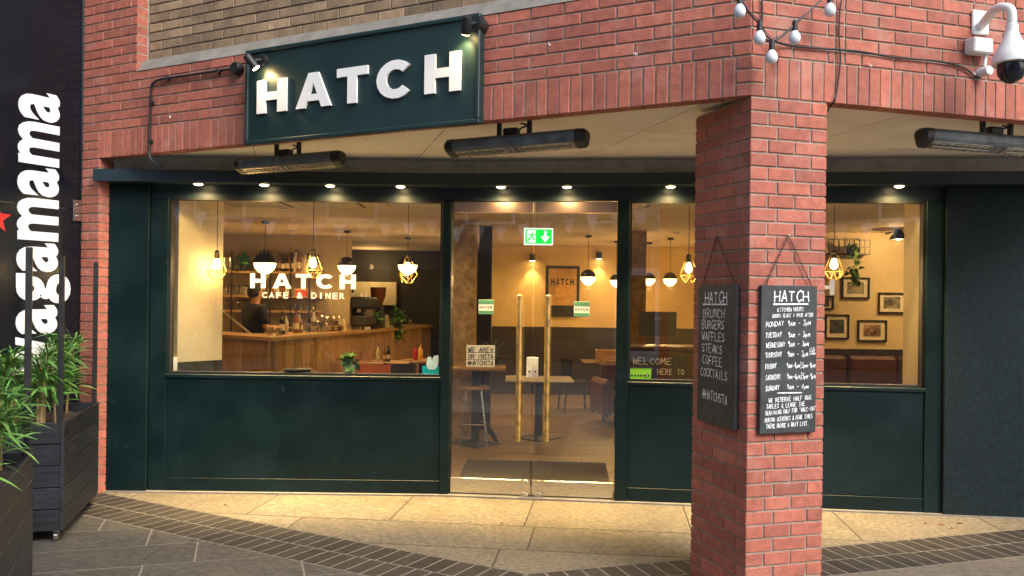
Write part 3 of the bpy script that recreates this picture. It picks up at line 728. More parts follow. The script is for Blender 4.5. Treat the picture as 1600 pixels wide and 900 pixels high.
# ------------------------------------------------------------------ infrared heaters
HEAT = M("heater_body", (.11, .13, .145), .55, var=.3, scale=14, dirt=(.25, .27, .27), dscale=11, dlo=.55, dhi=.72, dfac=.5)
REFL = M("heater_reflector", (.30, .28, .25), .35, .8, var=.3, scale=25)
def heater(fr_, px0, py0, px1, py1, d, label):
    a, b = fr_.at(px0, py0, d), fr_.at(px1, py1, d); z = (a.z + b.z) / 2
    L = b.x - a.x; c = fr_.w((a.x + b.x) / 2, d, z)
    t = thing("patio_heater", label, "heater", c, fr_.a, "bar heaters under the soffit")
    prof = [(-y, z) for y, z in ((-.058, .02), (-.05, .048), (-.02, .058), (.03, .055), (.055, .03), (.05, -.005), (.035, -.025), (-.035, -.056))][::-1]
    m = MB(); n = len(prof); vs = []
    for x in (-L/2 + .07, L/2 - .07): vs += [(x, y, zz) for y, zz in prof]
    m.add(vs, [tuple(range(n)), tuple(range(2*n-1, n-1, -1))] + [(i, i+n, (i+1) % n + n, (i+1) % n) for i in range(n)])
    m.build("body", HEAT, t)
    for s in (-1, 1):
        m = MB(); vs = []
        for x, k in ((L/2 - .071, 1.03), (L/2 - .02, 1.0), (L/2, .72)): vs += [(s*x, y*k, zz*k) for y, zz in prof]
        m.add(vs, [tuple(range(n)), tuple(range(3*n-1, 2*n-1, -1))] + [(i+r*n, i+(r+1)*n, (i+1) % n + (r+1)*n, (i+1) % n + r*n) for i in range(n) for r in (0, 1)])
        m.build("end_cap", BLACK, t)
    # sloping underside carries the reflectors and a grille bar
    for s in (-1, 1):
        x0, x1 = (s*.06, s*(L/2 - .085)); x0, x1 = min(x0, x1), max(x0, x1)
        MB().add([(x0, -.033, -.0275), (x1, -.033, -.0275), (x1, .033, -.0565), (x0, .033, -.0565), (x0, -.033, -.022), (x1, -.033, -.022), (x1, .033, -.050), (x0, .033, -.050)],
                 [(0,1,2,3), (4,7,6,5), (0,4,5,1), (1,5,6,2), (2,6,7,3), (3,7,4,0)]).build("reflector", REFL, t)
        MB().tube([(x0 + .01, -.004, -.049), (x1 - .01, -.004, -.049)], .005, 6).build("element", STEEL, t)
    g = MB()
    for i in range(-9, 10): g.tube([(i * L * .045, -.036, -.034), (i * L * .045, .034, -.063)], .0016, 4)
    g.build("grille", STEEL, t)
    MB().bbox(-.07, .03, -.03, .03, .056, .10, .006).build("control_box", BLACK, t)
    for s in (-1, 1): MB().bbox(s*.11 - .012, s*.11 + .012, -.016, .016, .05, ZS - z - .001, .003).build("bracket", BLACK, t)
    q = [(.04, 0, .09)] + [(.06 + .035*math.sin(i*.5), .0, .10 + (ZS - z - .12)*i/7) for i in range(8)]
    MB().tube(q, .006, 6).build("cable", BLACK, t, smooth=True)
heater(FA, 370, 261, 535, 247, .24, "black bar heater under the soffit below the HATCH sign's low end")
heater(FA, 698, 232, 918, 216, .22, "weathered black bar heater under the soffit in front of the doors")
heater(FB, 1436, 216, 1670, 232, .2, "black bar heater under the soffit below the dome camera")
# ------------------------------------------------------------------ chalkboards on the pillar
SLATE = M("chalkboard", (.030, .038, .043), .55, var=.2, scale=7, dirt=(.09, .10, .11), dscale=6, dlo=.45, dhi=.75, dfac=.6)
CHALK = M("chalk_pen", (.88, .90, .90), .8, var=.3, scale=45)
IRON = M("rusty_chain", (.07, .055, .05), .55, .7, var=.3)
def chain_links(pts, parent, d, r=.0017, ln=.02):
    """alternating links along a polyline"""
    m = MB()
    for a, b in zip(pts[:-1], pts[1:]):
        a, b = Vector(a), Vector(b); n = max(1, int((b - a).length / ln)); t = (b - a).normalized()
        s1 = t.cross(Vector((0, 1, 0))).normalized(); s2 = Vector((0, 1, 0))
        for i in range(n):
            c_ = a + (b - a) * ((i + .5) / n); s_ = s1 if i % 2 else s2
            m.tube([c_ + t*ln*.62*math.cos(q) + s_*.0055*math.sin(q) for q in [2*math.pi*k/8 for k in range(9)]], r, 4, cap=False)
    return m.build("chain", IRON, parent)
def chalkboard(fr_, cs, nail, lines, label, d=-.03, rules=()):
    tl, tr, br, bl = [fr_.at(x, y, d) for x, y in cs]
    x0, x1 = (tl.x + bl.x) / 2, (tr.x + br.x) / 2
    z1 = (tl.z + tr.z) / 2; z0 = (bl.z + br.z) / 2
    t = thing("chalkboard", label, "chalkboard", fr_.w(0, 0, 0), fr_.a, "chalkboards on the pillar")
    MB().bbox(x0, x1, d, -.006, z0, z1, .003).build("board", SLATE, t)
    for i, (txt, p0, p1, ya, yb, hpx, th) in enumerate(lines):
        m = MB()
        a, b = fr_.at(p0, ya, d), fr_.at(p1, yb, d); h = a.z - fr_.at(p0, ya + hpx, d).z
        strokes(m, txt, a.x, a.z, b.x, b.z, h, th, d - .0012, seed=i + 3)
        m.build("text_line", CHALK, t)
    for (p0, p1, ya, yb, th) in rules:
        m = MB()
        a, b = fr_.at(p0, ya, d), fr_.at(p1, yb, d)
        m.add([(a.x, d - .0012, a.z - th/2), (b.x, d - .0012, b.z - th/2), (b.x, d - .0012, b.z + th/2), (a.x, d - .0012, a.z + th/2)], [(0, 1, 2, 3)])
        m.build("underline", CHALK, t)
    n_ = fr_.at(*nail, -.012)
    MB().tube([(n_.x, .0, n_.z), (n_.x, -.022, n_.z + .003)], .0035, 6).build("nail", STEEL, t)
    chain_links([(x0 + .03, d + .012, z1), (n_.x, -.012, n_.z), (x1 - .03, d + .012, z1)], t, d)
    for xx in (x0 + .03, x1 - .03): MB().lathe([(.004, 0), (.004, .008)], 8, (xx, d + .012, z1)).build("eyelet", STEEL, t)
def L_(txt, p0, p1, y, h, th=.0042, dy=0.): return (txt, p0, p1, y, y + dy, h, th * .8)
chalkboard(FB, ((1188, 446), (1276, 446.5), (1276, 674.5), (1189, 679)), (1232, 368), [
    L_("HATCH", 1210, 1263, 471, 16, .0085), L_("KITCHEN HOURS", 1215, 1255, 487, 6, .0034, -1), L_("DOORS CLOSE 1 HOUR AFTER", 1207, 1270, 496.5, 5.5, .003, -2),
    L_("MONDAY", 1197, 1224, 511, 8, .0042, -2), L_("9am - 3pm", 1231, 1266, 509, 8.5, .0042, -1),
    L_("TUESDAY", 1196, 1221, 528, 7.5, .004, -2), L_("9am - 3pm", 1231, 1265, 527, 8.5, .0042, -1),
    L_("WEDNESDAY", 1197, 1226, 543.5, 7.5, .0038, -2), L_("9am - 3pm", 1231, 1263, 541.5, 8.5, .0042, -1),
    L_("THURSDAY", 1196, 1221, 559, 7.5, .0038, -2), L_("9am - 3pm", 1230, 1262, 557.5, 8.5, .0042, -1), 
    L_("LATE", 1265, 1273, 546, 3, .0022), L_("NIGHT", 1265, 1273, 550, 3, .0022), L_("DINNER", 1265, 1274, 554, 3, .0022),
    L_("FRIDAY", 1196, 1212, 577, 7.5, .004, -2), L_("9am-4pm|5pm-9pm", 1229, 1273, 575, 8, .0036, -1),
    L_("SATURDAY", 1196, 1219, 594, 7.5, .0038, -2), L_("9am-4pm|5pm-9pm", 1229, 1274, 592, 8, .0036, -1),
    L_("SUNDAY", 1196, 1217, 611, 7.5, .004, -2), L_("9am - 4pm", 1229, 1263, 608, 7.5, .0042, -1),
    L_("WE RESERVE HALF OUR", 1201, 1267, 629, 6.5, .0038, -5), L_("TABLES & LEAVE THE", 1197, 1257, 639, 6.5, .0038, -5),
    L_("REMAINING HALF FOR 'WALK-INS'", 1196, 1275, 649, 6.5, .0034, -8), L_("DURING WEEKENDS & PEAK TIMES", 1195, 1269, 660, 6.5, .0034, -7),
    L_("THERE MAYBE A WAIT LIST.", 1197, 1263, 669.5, 6.5, .0038, -5)],
    "chalkboard of kitchen hours hung on the pillar's front face", rules=((1208, 1263, 475.4, 475, .009), (1214, 1253, 614, 613.5, .006)))
chalkboard(FP, ((1091, 446), (1149, 444), (1148, 672), (1089, 657)), (1120, 369), [
    L_("HATCH", 1102, 1136, 473, 15.5, .0095, -.6), L_("BRUNCH", 1099, 1132, 496, 13, .006, .8), L_("BURGERS", 1097, 1131, 513, 13, .006, 1.8),
    L_("WAFFLES", 1097, 1132, 531, 13, .006, 3.5), L_("STEAKS", 1097, 1128, 549, 13, .006, 4.5), L_("COFFEE", 1098, 1128, 567, 13.5, .006, 6.5),
    L_("COCKTAILS", 1095, 1136, 586, 13, .006, 9), L_("@HATCHSTA", 1098, 1136, 621, 13.5, .006, 12)],
    "chalkboard of dishes hung on the pillar's shaded side", rules=((1098, 1137, 475.5, 475.5, .009),))
# ------------------------------------------------------------------ dome camera on the right wall
CAMW = M("camera_white", (.74, .76, .74), .4, var=.05, scale=8, dirt=(.45, .44, .40), dscale=14, dlo=.55, dhi=.75, dfac=.4)
DOME = M("smoked_dome", (.012, .014, .02), .12, var=.1)
cam0 = FB.at(1532, 62, -.02)
t = thing("dome_camera", "white dome security camera on a swan-neck bracket", "security camera", FB.w(cam0.x, 0, cam0.z), FB.a)
def q_(px, py, d): v = FB.at(px, py, d); return Vector((v.x - cam0.x, d, v.z - cam0.z))
a, b = q_(1521, 14, -.02), q_(1544, 55, -.02)
MB().bbox(a.x, b.x + .01, -.02, -.001, b.z, a.z, .006).build("wall_plate", CAMW, t)
a, b = q_(1523, 56, -.08), q_(1553, 84, -.08)
jb = MB().bbox(a.x, b.x, -.08, -.001, b.z, a.z, .008).build("junction_box", CAMW, t)
for zz in (a.z - .028, b.z + .03): MB().lathe([(.011, -.001), (.011, .004)], 10, (a.x - .003, -.04, zz), 'x').build("knockout", CAMW, jb)
neck = [q_(1533, 40, -.02), q_(1538, 34, -.07), q_(1548, 22, -.16), q_(1558, 14, -.24), q_(1568, 11.5, -.29), q_(1577, 14, -.32), q_(1580.5, 22, -.33), q_(1581, 45, -.33)]
sm_ = []
for i in range(len(neck) - 1):
    for k in range(4):
        p0, p1, p2, p3 = neck[max(i-1, 0)], neck[i], neck[i+1], neck[min(i+2, len(neck)-1)]; u = k / 4
        sm_.append(.5*((2*p1) + (p2-p0)*u + (2*p0-5*p1+4*p2-p3)*u*u + (3*p1-p0-3*p2+p3)*u**3))
sm_.append(neck[-1])
MB().tube(sm_, .026, 14).build("neck", CAMW, t, smooth=True)
hc = q_(1581, 47, -.33)
MB().lathe([(.031, .03), (.033, .028), (.033, -.012), (.034, -.014), (.048, -.05), (.085, -.12), (.098, -.155), (.100, -.185), (.094, -.187), (.0, -.187)], 28, hc).build("hood", CAMW, t, smooth=True)
MB().lathe([(.072, -.186), (.074, -.21), (.07, -.245), (.052, -.275), (.026, -.292), (.0, -.297)], 28, hc).build("dome", DOME, t, smooth=True)
a = q_(1538, 112, -.04)
MB().lathe([(.026, -.04), (.028, -.037), (.028, .039)], 18, (a.x, -.04, a.z), 'y').build("round_box", CAMW, t, smooth=True)
MB().tube([q_(1540, 85, -.04), q_(1538, 104, -.04)], .011, 10).build("pipe", CAMW, t, smooth=True)
# cables on the right wall
def cable(fr_, pts, r, label, d=-.02, ends=()):
    P = [fr_.at(x, y, d if len(q) == 0 else q[0]) for x, y, *q in pts]
    o = thing("cable", label, "cable", fr_.w(0, 0, 0), fr_.a)
    cat_ = []
    for i in range(len(P) - 1):
        for k in range(4):
            p0, p1, p2, p3 = P[max(i-1, 0)], P[i], P[i+1], P[min(i+2, len(P)-1)]; u = k / 4
            cat_.append(.5*((2*p1) + (p2-p0)*u + (2*p0-5*p1+4*p2-p3)*u*u + (3*p1-p0-3*p2+p3)*u**3))
    cat_.append(P[-1])
    MB().tube(cat_, r, 7).build("sheath", BLACK, o, smooth=True)
    return o
cable(FB, [(1208, 64, -.05), (1232, 71, -.015), (1270, 75, -.012), (1340, 80, -.012), (1400, 90, -.012), (1460, 95, -.012), (1498, 103, -.012), (1517, 113, -.012), (1526, 121, -.012), (1533, 119, -.012)], .006, "black cable sagging across the brick to the dome camera")
cable(FB, [(1315, 0, -.014), (1312, 20, -.012), (1311, 60, -.012), (1313, 95, -.012), (1308, 140, -.012), (1303, 158, -.012), (1296, 168, .06), (1293, 175, .12)], .0045, "thin black cable dropping down the brick beside the pillar")
cable(FB, [(1190, -6, -.012), (1191, 20, -.012), (1190, 52, -.012), (1198, 62, -.03), (1208, 64, -.05)], .005, "black cable dropping down the wall corner to the festoon bulbs")
# festoon lights
FROST = M("frosted_bulb", (.72, .78, .86), .35, var=.04)
t = thing("festoon_lights", "black festoon cable with unlit white bulbs at the pillar corner", "string lights", FB.w(0, 0, 0), FB.a)
cp = [(1140, -20), (1158, 0), (1172, 22), (1187, 38), (1196, 54), (1208, 63), (1222, 57), (1240, 40), (1262, 20), (1290, -8), (1310, -28)]
P = [FB.at(x, y, -.12) for x, y in cp]; cs = []
for i in range(len(P) - 1):
    for k in range(4):
        p0, p1, p2, p3 = P[max(i-1, 0)], P[i], P[i+1], P[min(i+2, len(P)-1)]; u = k / 4
        cs.append(.5*((2*p1) + (p2-p0)*u + (2*p0-5*p1+4*p2-p3)*u*u + (3*p1-p0-3*p2+p3)*u**3))
MB().tube(cs, .005, 7).tube([p + Vector((.004, 0, .012)) for p in cs[8:-8]], .002, 5).build("cord", BLACK, t, smooth=True)
for (x, y) in ((1156, -2), (1187, 40), (1206, 70), (1242, 40), (1297, -3)):
    p = FB.at(x, y, -.12)
    so = MB().lathe([(.006, .03), (.014, .024), (.016, -.028), (.0, -.028)], 12, p).build("socket", BLACK, t, smooth=True)
    MB().lathe([(.012, -.026), (.018, -.034), (.029, -.052), (.0315, -.068), (.028, -.086), (.016, -.098), (.0, -.1005)], 16, p).build("bulb", FROST, so, smooth=True)
# small white wall hooks
for fr_, x, y, lab in ((FA, 857, 71, "small white hook screwed into the wall left of the movement joint"), (FA, 992, 86, "small white hook on the wall nearer the pillar"), (FA, 265, 184, "small white hook beside the conduit"),
                       (FB, 1357, 103, "small white hook below the sagging cable"), (FB, 1519, 116, "small white hook under the dome camera")):
    p = fr_.at(x, y, -.012); o = thing("wall_hook", lab, "hook", fr_.w(p.x, 0, p.z), fr_.a, "white wall hooks")
    MB().tube([(0, .004, .014), (0, -.012, .013), (.006, -.018, 0), (.013, -.018, -.004), (.018, -.018, .006)], .003, 6).build("hook", CAMW, o, smooth=True)
# a few dry leaves blown against the shopfront
DRY = M("dry_leaf", (.16, .075, .03), .8, var=.3)
rl = random.Random(14)
for px, py, lab in ((1446, 818, "curled dry leaf at the foot of the rendered panel"), (1470, 820, "dry leaf lying near the rendered panel's edge"), (1488, 826, "larger dry leaf on the slab before the rendered panel"), (1500, 818, "small dry leaf against the rendered panel"), (784, 818, "tiny dark leaf on the slab outside the doors"), (352, 789, "dry leaf on the slab below the bar window")):
    p = onz(px, py, 0); s_ = rl.uniform(.022, .04); m = MB()
    m.add([(-s_, 0, .002), (0, -s_*.5, .004), (s_, 0, .007), (0, s_*.5, .003), (0, 0, .011)], [(0, 1, 4), (1, 2, 4), (2, 3, 4), (3, 0, 4), (3, 2, 1, 0)])
    tag(m.build("dry_leaf", DRY, None, (p.x, p.y, 0), rl.uniform(0, 6)), lab, "leaf", "dry leaves on the paving")
# ------------------------------------------------------------------ planters
def planter(cx, cy, ang, wd, ln, label, posts):
    """origin at the street-side front corner next to the shop; local x = width to the left is negative, local y = length"""
    t = thing("planter", label, "planter", (cx, cy, 0), ang, "black planters beside the shop")
    z0, H_, n = .075, .80, 5; bh = (H_ - z0) / n
    for i in range(n):
        a, b = z0 + i * bh + .003, z0 + (i + 1) * bh - .003
        j = lambda: random.uniform(-.0025, .0025)
        MB().bbox(-wd + .022, -.022, .0 + j(), .02, a, b, .003).build("board", PLANK, t)
        MB().bbox(-wd + .022, -.022, ln - .02, ln + j(), a, b, .003).build("board", PLANK, t)
        MB().bbox(-.02, .0 + j(), .0225, ln - .0225, a, b, .003).build("board", PLANK, t)
        MB().bbox(-wd + j(), -wd + .02, .0225, ln - .0225, a, b, .003).build("board", PLANK, t)
    for x_ in (-wd, -.0215):
        for y_ in (0, ln - .0215): MB().bbox(x_, x_ + .0215, y_, y_ + .0215, z0, H_, .003).build("corner_strip", PLANK, t)
    m = MB(); nx, ny = 10, 20; rnd = random.Random(5); vs = []; fs = []
    for iy in range(ny + 1):
        for ix in range(nx + 1): vs.append((-wd + .02 + (wd - .04)*ix/nx, .02 + (ln - .04)*iy/ny, .73 + rnd.uniform(-.012, .014)))
    for iy in range(ny):
        for ix in range(nx): fs.append((iy*(nx+1)+ix, iy*(nx+1)+ix+1, (iy+1)*(nx+1)+ix+1, (iy+1)*(nx+1)+ix))
    m.add(vs, fs); m.build("soil", SOIL, t)
    MB().box(-wd + .021, -.021, .021, ln - .021, z0 + .01, .70).build("liner", BLACK, t)
    for x_, y_ in posts: MB().bbox(x_ - .016, x_ + .016, y_ - .016, y_ + .016, .70, 1.91, .003).build("post", BLACK, t)
    for x_ in (-wd + .05, -.05):
        for y_ in (.05, ln - .05):
            w_ = MB().lathe([(.027, -.013), (.031, -.01), (.031, .01), (.027, .013)], 14, (x_, y_, .032), 'x').build("caster", STEEL, t, smooth=True)
            MB().bbox(x_ - .02, x_ + .02, y_ - .012, y_ + .012, .058, z0 + .012, .003).build("bracket", STEEL, w_)
    return t
def leaf_mesh(l, wd, bend):
    m = MB(); n = 4
    vs = []; fs = []
    for i in range(n + 1):
        u = i / n; h = wd * (math.sin(math.pi * min(1, u * .92 + .06)) ** .8) / 2 if i < n else .0006
        z = -bend * l * u * u; vs += [(l*u, -h, z + h*.25), (l*u, 0, z), (l*u, h, z + h*.25)]
    for i in range(n):
        for k in (0, 1): fs.append((i*3+k, (i+1)*3+k, (i+1)*3+k+1, i*3+k+1))
    me = bpy.data.meshes.new("leaf"); me.from_pydata(vs, [], fs); me.update(); me.materials.append(LEAF)
    for p in me.polygons: p.use_smooth = True
    return me
LEAVES = [leaf_mesh(l, l*.12, b) for l, b in ((.10, .3), (.13, .5), (.15, .25), (.12, .8), (.16, .6))]
def bamboo(x, y, label, seed, top=1.28, ns=3, nl=150, spread=.13):
    rnd = random.Random(seed)
    t = thing("leafy_plant", label, "plant", (x, y, .72), rnd.uniform(0, 6), "leafy plants in the planters")
    for s in range(ns):
        bx, by = rnd.uniform(-.06, .06), rnd.uniform(-.06, .06); hh = (top - .72) * rnd.uniform(.78, 1.0)
        lx, ly = rnd.uniform(-.08, .08), rnd.uniform(-.08, .08)
        P = [Vector((bx + lx*(k/5)**1.5, by + ly*(k/5)**1.5, -.02 + hh*k/5)) for k in range(6)]
        MB().tube(P, [.010, .0095, .0075, .0055, .004, .002], 7).build("stem", CANE, t, smooth=True)
        for i in range(nl // ns):
            u = rnd.uniform(.30, 1.0) ** .85; k = min(4, int(u*5)); p = P[k].lerp(P[k+1], u*5 - k)
            az = rnd.uniform(0, 2*math.pi); out = rnd.uniform(0, spread) * (1.15 - .75*u)
            o = bpy.data.objects.new("leaf", rnd.choice(LEAVES)); COL.objects.link(o); o.parent = t
            o.location = p + Vector((math.cos(az)*out*.7, math.sin(az)*out*.7, rnd.uniform(-.03, .03)))
            o.rotation_euler = (rnd.uniform(-.5, .5), -rnd.uniform(-.15, 1.15) - .25*u, az + rnd.uniform(-.6, .6))
            sc = rnd.uniform(.75, 1.2); o.scale = (sc, sc, sc)
pc, pb = onz(100, 660, .80), onz(155, 628, .80)
ang1 = math.atan2(pb.y - pc.y, pb.x - pc.x) - math.pi/2; ln1 = (pb - pc).length
planter(pc.x, pc.y, ang1, .52, ln1, "black boarded planter on casters against the side wall", ((-.03, .03), (-.03, ln1 - .03)))
def on_planter(c0, ang, x, y): return (c0.x + x*math.cos(ang) - y*math.sin(ang), c0.y + x*math.sin(ang) + y*math.cos(ang))
for i, (x_, y_, tp, lab) in enumerate(((-.15, .16, 1.30, "leafy green cane plant at the front of the planter against the side wall"), (-.17, .56, 1.36, "leafy green cane plant in the middle of the planter against the side wall"),
                                  (-.22, .92, 1.36, "leafy green cane plant at the back of the planter against the side wall"), (-.40, .30, 1.26, "leafy green cane plant deep in the planter against the side wall"))):
    bamboo(*on_planter(pc, ang1, x_, y_), lab, 11 + i, tp, 4, 270)
nb, nf = onz(53, 705, .80), onz(0, 766, .80)
ang2 = math.atan2(nb.y - nf.y, nb.x - nf.x) - math.pi/2; ln2 = 1.15
n0 = Vector((nb.x - (-math.sin(ang2))*ln2, nb.y - math.cos(ang2)*ln2, 0))
planter(n0.x, n0.y, ang2, .52, ln2, "black boarded planter standing nearer the street", ((-.03, .03), (-.03, ln2 - .03)))
for i, (x_, y_, tp, lab) in enumerate(((-.16, .93, 1.30, "leafy green cane plant at the shop end of the street planter"), (-.15, .62, 1.38, "leafy green cane plant in the middle of the street planter"), (-.17, .25, 1.30, "leafy green cane plant at the street end of the street planter"))):
    bamboo(*on_planter(n0, ang2, x_, y_), lab, 31 + i, tp - .07, 4, 285)
# ------------------------------------------------------------------ cafe room
ZC = 2.57
CREAM = M("cream_plaster", (.66, .53, .33), .75, var=.06, scale=2, bump=.1)
OCHRE = M("ochre_plaster", (.58, .41, .18), .75, var=.09, scale=2, bump=.1)
CHAR = M("charcoal_wall", (.03, .028, .026), .6, var=.2, scale=3)
DADO = M("dark_dado", (.035, .028, .024), .5, var=.2, scale=3)
ROUGHP = M("bare_plaster", (.42, .29, .13), .9, var=.3, scale=9, bump=.7, bscale=22, dirt=(.20, .12, .05), dscale=14, dlo=.5, dhi=.65, dfac=.7)
CEIL = M("ceiling_paint", (.70, .58, .40), .8, var=.04, scale=2)
FTILE = M("floor_tile", (.17, .112, .058), .38, var=.22, scale=4, bump=.08, rand=.16, stretch=(1, 5, 1))
WOOD = M("bar_plank", (.44, .27, .12), .5, var=.3, scale=6, stretch=(8, 8, 1), bump=.15, bscale=20, rand=.28, col2=(.30, .17, .07))
WOODT = M("oak_top", (.36, .21, .085), .45, var=.25, scale=5, stretch=(1, 6, 6), bump=.08, bscale=25)
WOODD = M("dark_wood", (.10, .05, .025), .45, var=.3, scale=5, stretch=(1, 6, 6))
TILEW = M("shelf_wall_tile", (.38, .30, .18), .35, var=.08, scale=6, rand=.08)
ORANGE = M("orange_shell", (.70, .17, .02), .45, var=.05)
def struct(name, m, mat): return tag(m.build(name, mat), kind="structure")
Tw = lambda x, d: tuple(FT.w(x, d, 0)[:2])
outline = [(-5.2, KNEE[1] + .13), (KNEE[0], KNEE[1] + .13), Tw(5.0, .145), (6.6, Tw(5, .145)[1]), (6.6, 17.2), (-5.2, 17.2)]
fl = struct("floor", MB().slab(outline, -.057, -.003), M("floor_grout", (.10, .07, .04), .8)) 
struct("ceiling", MB().slab(outline, ZC, ZC + .1), CEIL)
def wallbox(name, x0, x1, y0, y1, z0, z1, mat): return struct(name, MB().box(x0, x1, y0, y1, z0, z1), mat)
wallbox("wall_left", -5.35, -5.201, 7.3, 17.2, -.05, ZC + .1, CREAM)
wallbox("wall_right", 6.601, 6.75, 6.5, 17.2, -.05, ZC + .1, CREAM)
wallbox("wall_back", -5.2, 6.6, 17.0, 17.15, 0, ZC - .001, CHAR)
wallbox("wall_front_left", -5.2, -3.50, KNEE[1] + .14, KNEE[1] + .3, 0, ZC - .001, CREAM)
w5 = Tw(5.0, .15)
wallbox("wall_front_right", w5[0], 6.6, w5[1], w5[1] + .15, 0, ZC - .001, CREAM)
wallbox("wall_bar", -5.2, -2.45, 13.05, 13.2, 0, ZC - .001, TILEW)
wallbox("wall_ochre", -.40, 3.45, 15.0, 15.15, 1.17, ZC - .001, OCHRE)
wallbox("wall_ochre_dado", -.40, 3.45, 14.99, 15.15, 0, 1.169, DADO)
wallbox("wall_pictures", 3.45, 6.6, 11.2, 11.35, 1.06, ZC - .001, CREAM)
wallbox("wall_pictures_dado", 3.45, 6.6, 11.19, 11.35, 0, 1.059, DADO)
wallbox("wall_pictures_return", 3.45, 3.58, 11.36, 15.2, 0, ZC - .001, OCHRE)
# splayed stubs at both ends of the glazing
a = Vector((-2.86, 7.40)); dv = Vector((.60, .80)) * .44; nv = Vector((-.80, .60)) * .10
for nm, z0, z1, mt in (("wall_stub_left", 1.08, ZC - .001, CREAM), ("wall_stub_left_dado", 0, 1.079, DADO)):
    struct(nm, MB().slab([tuple(a), tuple(a + dv), tuple(a + dv + nv), tuple(a + nv)], z0, z1), mt)
p0 = FT.w(txp(1446), .15, 0); dv = Vector((.113, .9936)) * .36; nv = Vector((.9936, -.113)) * .12; a = Vector((p0.x, p0.y))
struct("wall_stub_right", MB().slab([tuple(a), tuple(a + dv), tuple(a + dv + nv), tuple(a + nv)], 0, ZC - .001), CREAM)
# floor tiles in the part seen through the doors
ti = random.Random(2)
for r in range(26):
    y0 = 7.42 + r * .30
    x_ = -1.5 + (r % 2) * .45
    while x_ < 2.4 and y0 < 13.3:
        if not (y0 < 7.5 and x_ > 1.0):
            tm_ = MB().box(.003, .897, .003, .297, -.002, .003).mesh("tile") if (r == 0 and x_ < -1.4) else TILE_ME
            TILE_ME = tm_
            o = link("tile", tm_, FTILE, fl, (x_, y0, ti.uniform(-.0006, .0006)))
        x_ += .9
# ceiling downlights of the room
def room_light(x, y, e=30, lens=True):
    t = thing("ceiling_downlight", "small round warm downlight in the cafe ceiling", "downlight", (x, y, ZC - .012), 0, "downlights in the cafe ceiling")
    MB().lathe([(.03, 0), (.048, 0), (.048, .0115), (.03, .0115), (.03, 0)], 16).build("ring", STEEL, t)
    MB().lathe([(.028, .004), (.028, .011)], 14).build("lens", LENS, t)
    lamp("spot_lamp", 'SPOT', e * 1.3, WARM, t, (0, 0, -.006), .04, 150, .7)
for x, y, e in ((-4.0, 9.0, 34), (-2.4, 9.0, 34), (-.6, 9.3, 20), (1.0, 8.8, 22), (2.6, 8.6, 22), (4.6, 9.4, 50), (-4.1, 12.1, 40), (-3.1, 12.1, 40), (-1.6, 11.6, 26), (.4, 11.9, 22), (2.2, 11.6, 16), (5.4, 10.3, 50), (.3, 14.2, 34), (1.8, 14.2, 34), (-1.5, 14.6, 12)):
    room_light(x, y, e)
# ------------------------------------------------------------------ pendants
GLOBE = M("opal_glow", (1., .86, .6), .4, emit=(1., .72, .28), estr=4.5)
def globe_pendant(px, py, Y, r, label):
    c = at(px, py, Y)
    t = thing("globe_pendant", label, "pendant lamp", c, 0, "globe pendants over the bar and tables")
    n = 9
    MB().lathe([(r*math.cos(R_(90*i/n)), r*math.sin(R_(90*i/n))) for i in range(n)] + [(.0, r)], 22).build("cap", BLACK, t, smooth=True)
    MB().lathe([(0, -r)] + [(r*.985*math.cos(R_(90*i/n)), -r*.985*math.sin(R_(90*i/n))) for i in range(n - 1, -1, -1)], 22).build("globe", GLOBE, t, smooth=True)
    MB().tube([(0, 0, r), (0, 0, ZC - c.z)], .0035, 6).build("cord", BLACK, t)
    MB().lathe([(.045, ZC - c.z - .03), (.045, ZC - c.z - .001)], 14).build("ceiling_cup", BLACK, t)
    lamp("lamp", 'POINT', 14, WARM, t, (0, 0, -r - .03), .05)
for px, py, Y, r, lab in ((414, 411, 10.6, .135, "half black opal globe pendant hung in front of the barista"), (542, 415, 12.0, .125, "half black opal globe pendant over the cake domes"), (637, 414, 13.2, .15, "half black opal globe pendant behind the wire cage lamp"),
                  (919, 433, 12.3, .11, "half black opal globe pendant seen through the right door leaf"), (1047, 436, 12.6, .10, "half black opal globe pendant above the till screen"), (1014, 436, 13.6, .10, "half black opal globe pendant beside the bare plaster column"), (963, 438, 13.4, .10, "half black opal globe pendant partly hidden by the door mullion")):
    globe_pendant(px, py, Y, r, lab)
WIRE = M("gold_wire", (.5, .33, .1), .4, .8)
def cage_pendant(px, py, Y, label):
    c = at(px, py, Y); t = thing("cage_pendant", label, "pendant lamp", c, 0, "wire cage pendants along the windows")
    MB().lathe([(.012, .13), (.02, .12), (.021, .06), (.018, .055), (.0, .055)], 12).build("socket", BLACK, t, smooth=True)
    MB().lathe([(.012, .056), (.018, .045), (.03, .012), (.031, -.006), (.024, -.026), (.010, -.036), (0, -.038)], 14).build("bulb", BULB, t, smooth=True)
    MB().tube([(0, 0, .13), (0, 0, ZC - c.z)], .003, 6).build("cord", BLACK, t)
    m = MB(); n = 5; rt, rm, rb = .024, .085, .045
    P = lambda r, k, z, o=0.: Vector((r*math.cos(2*math.pi*(k+o)/n), r*math.sin(2*math.pi*(k+o)/n), z))
    for k in range(n):
        m.tube([P(rt, k, .10), P(rm, k, -.055)], .0028, 5); m.tube([P(rm, k, -.055), P(rm, k+1, -.055)], .0028, 5)
        m.tube([P(rm, k, -.055), P(rb, k, -.125, .5)], .0028, 5); m.tube([P(rm, k+1, -.055), P(rb, k, -.125, .5)], .0028, 5)
        m.tube([P(rb, k, -.125, .5), P(rb, k+1, -.125, .5)], .0028, 5); m.tube([P(rt, k, .10), P(rt, k+1, .10)], .0028, 5)
    m.build("cage", WIRE, t)
    lamp("lamp", 'POINT', 3, WARM, t, (0, 0, -.06), .03)
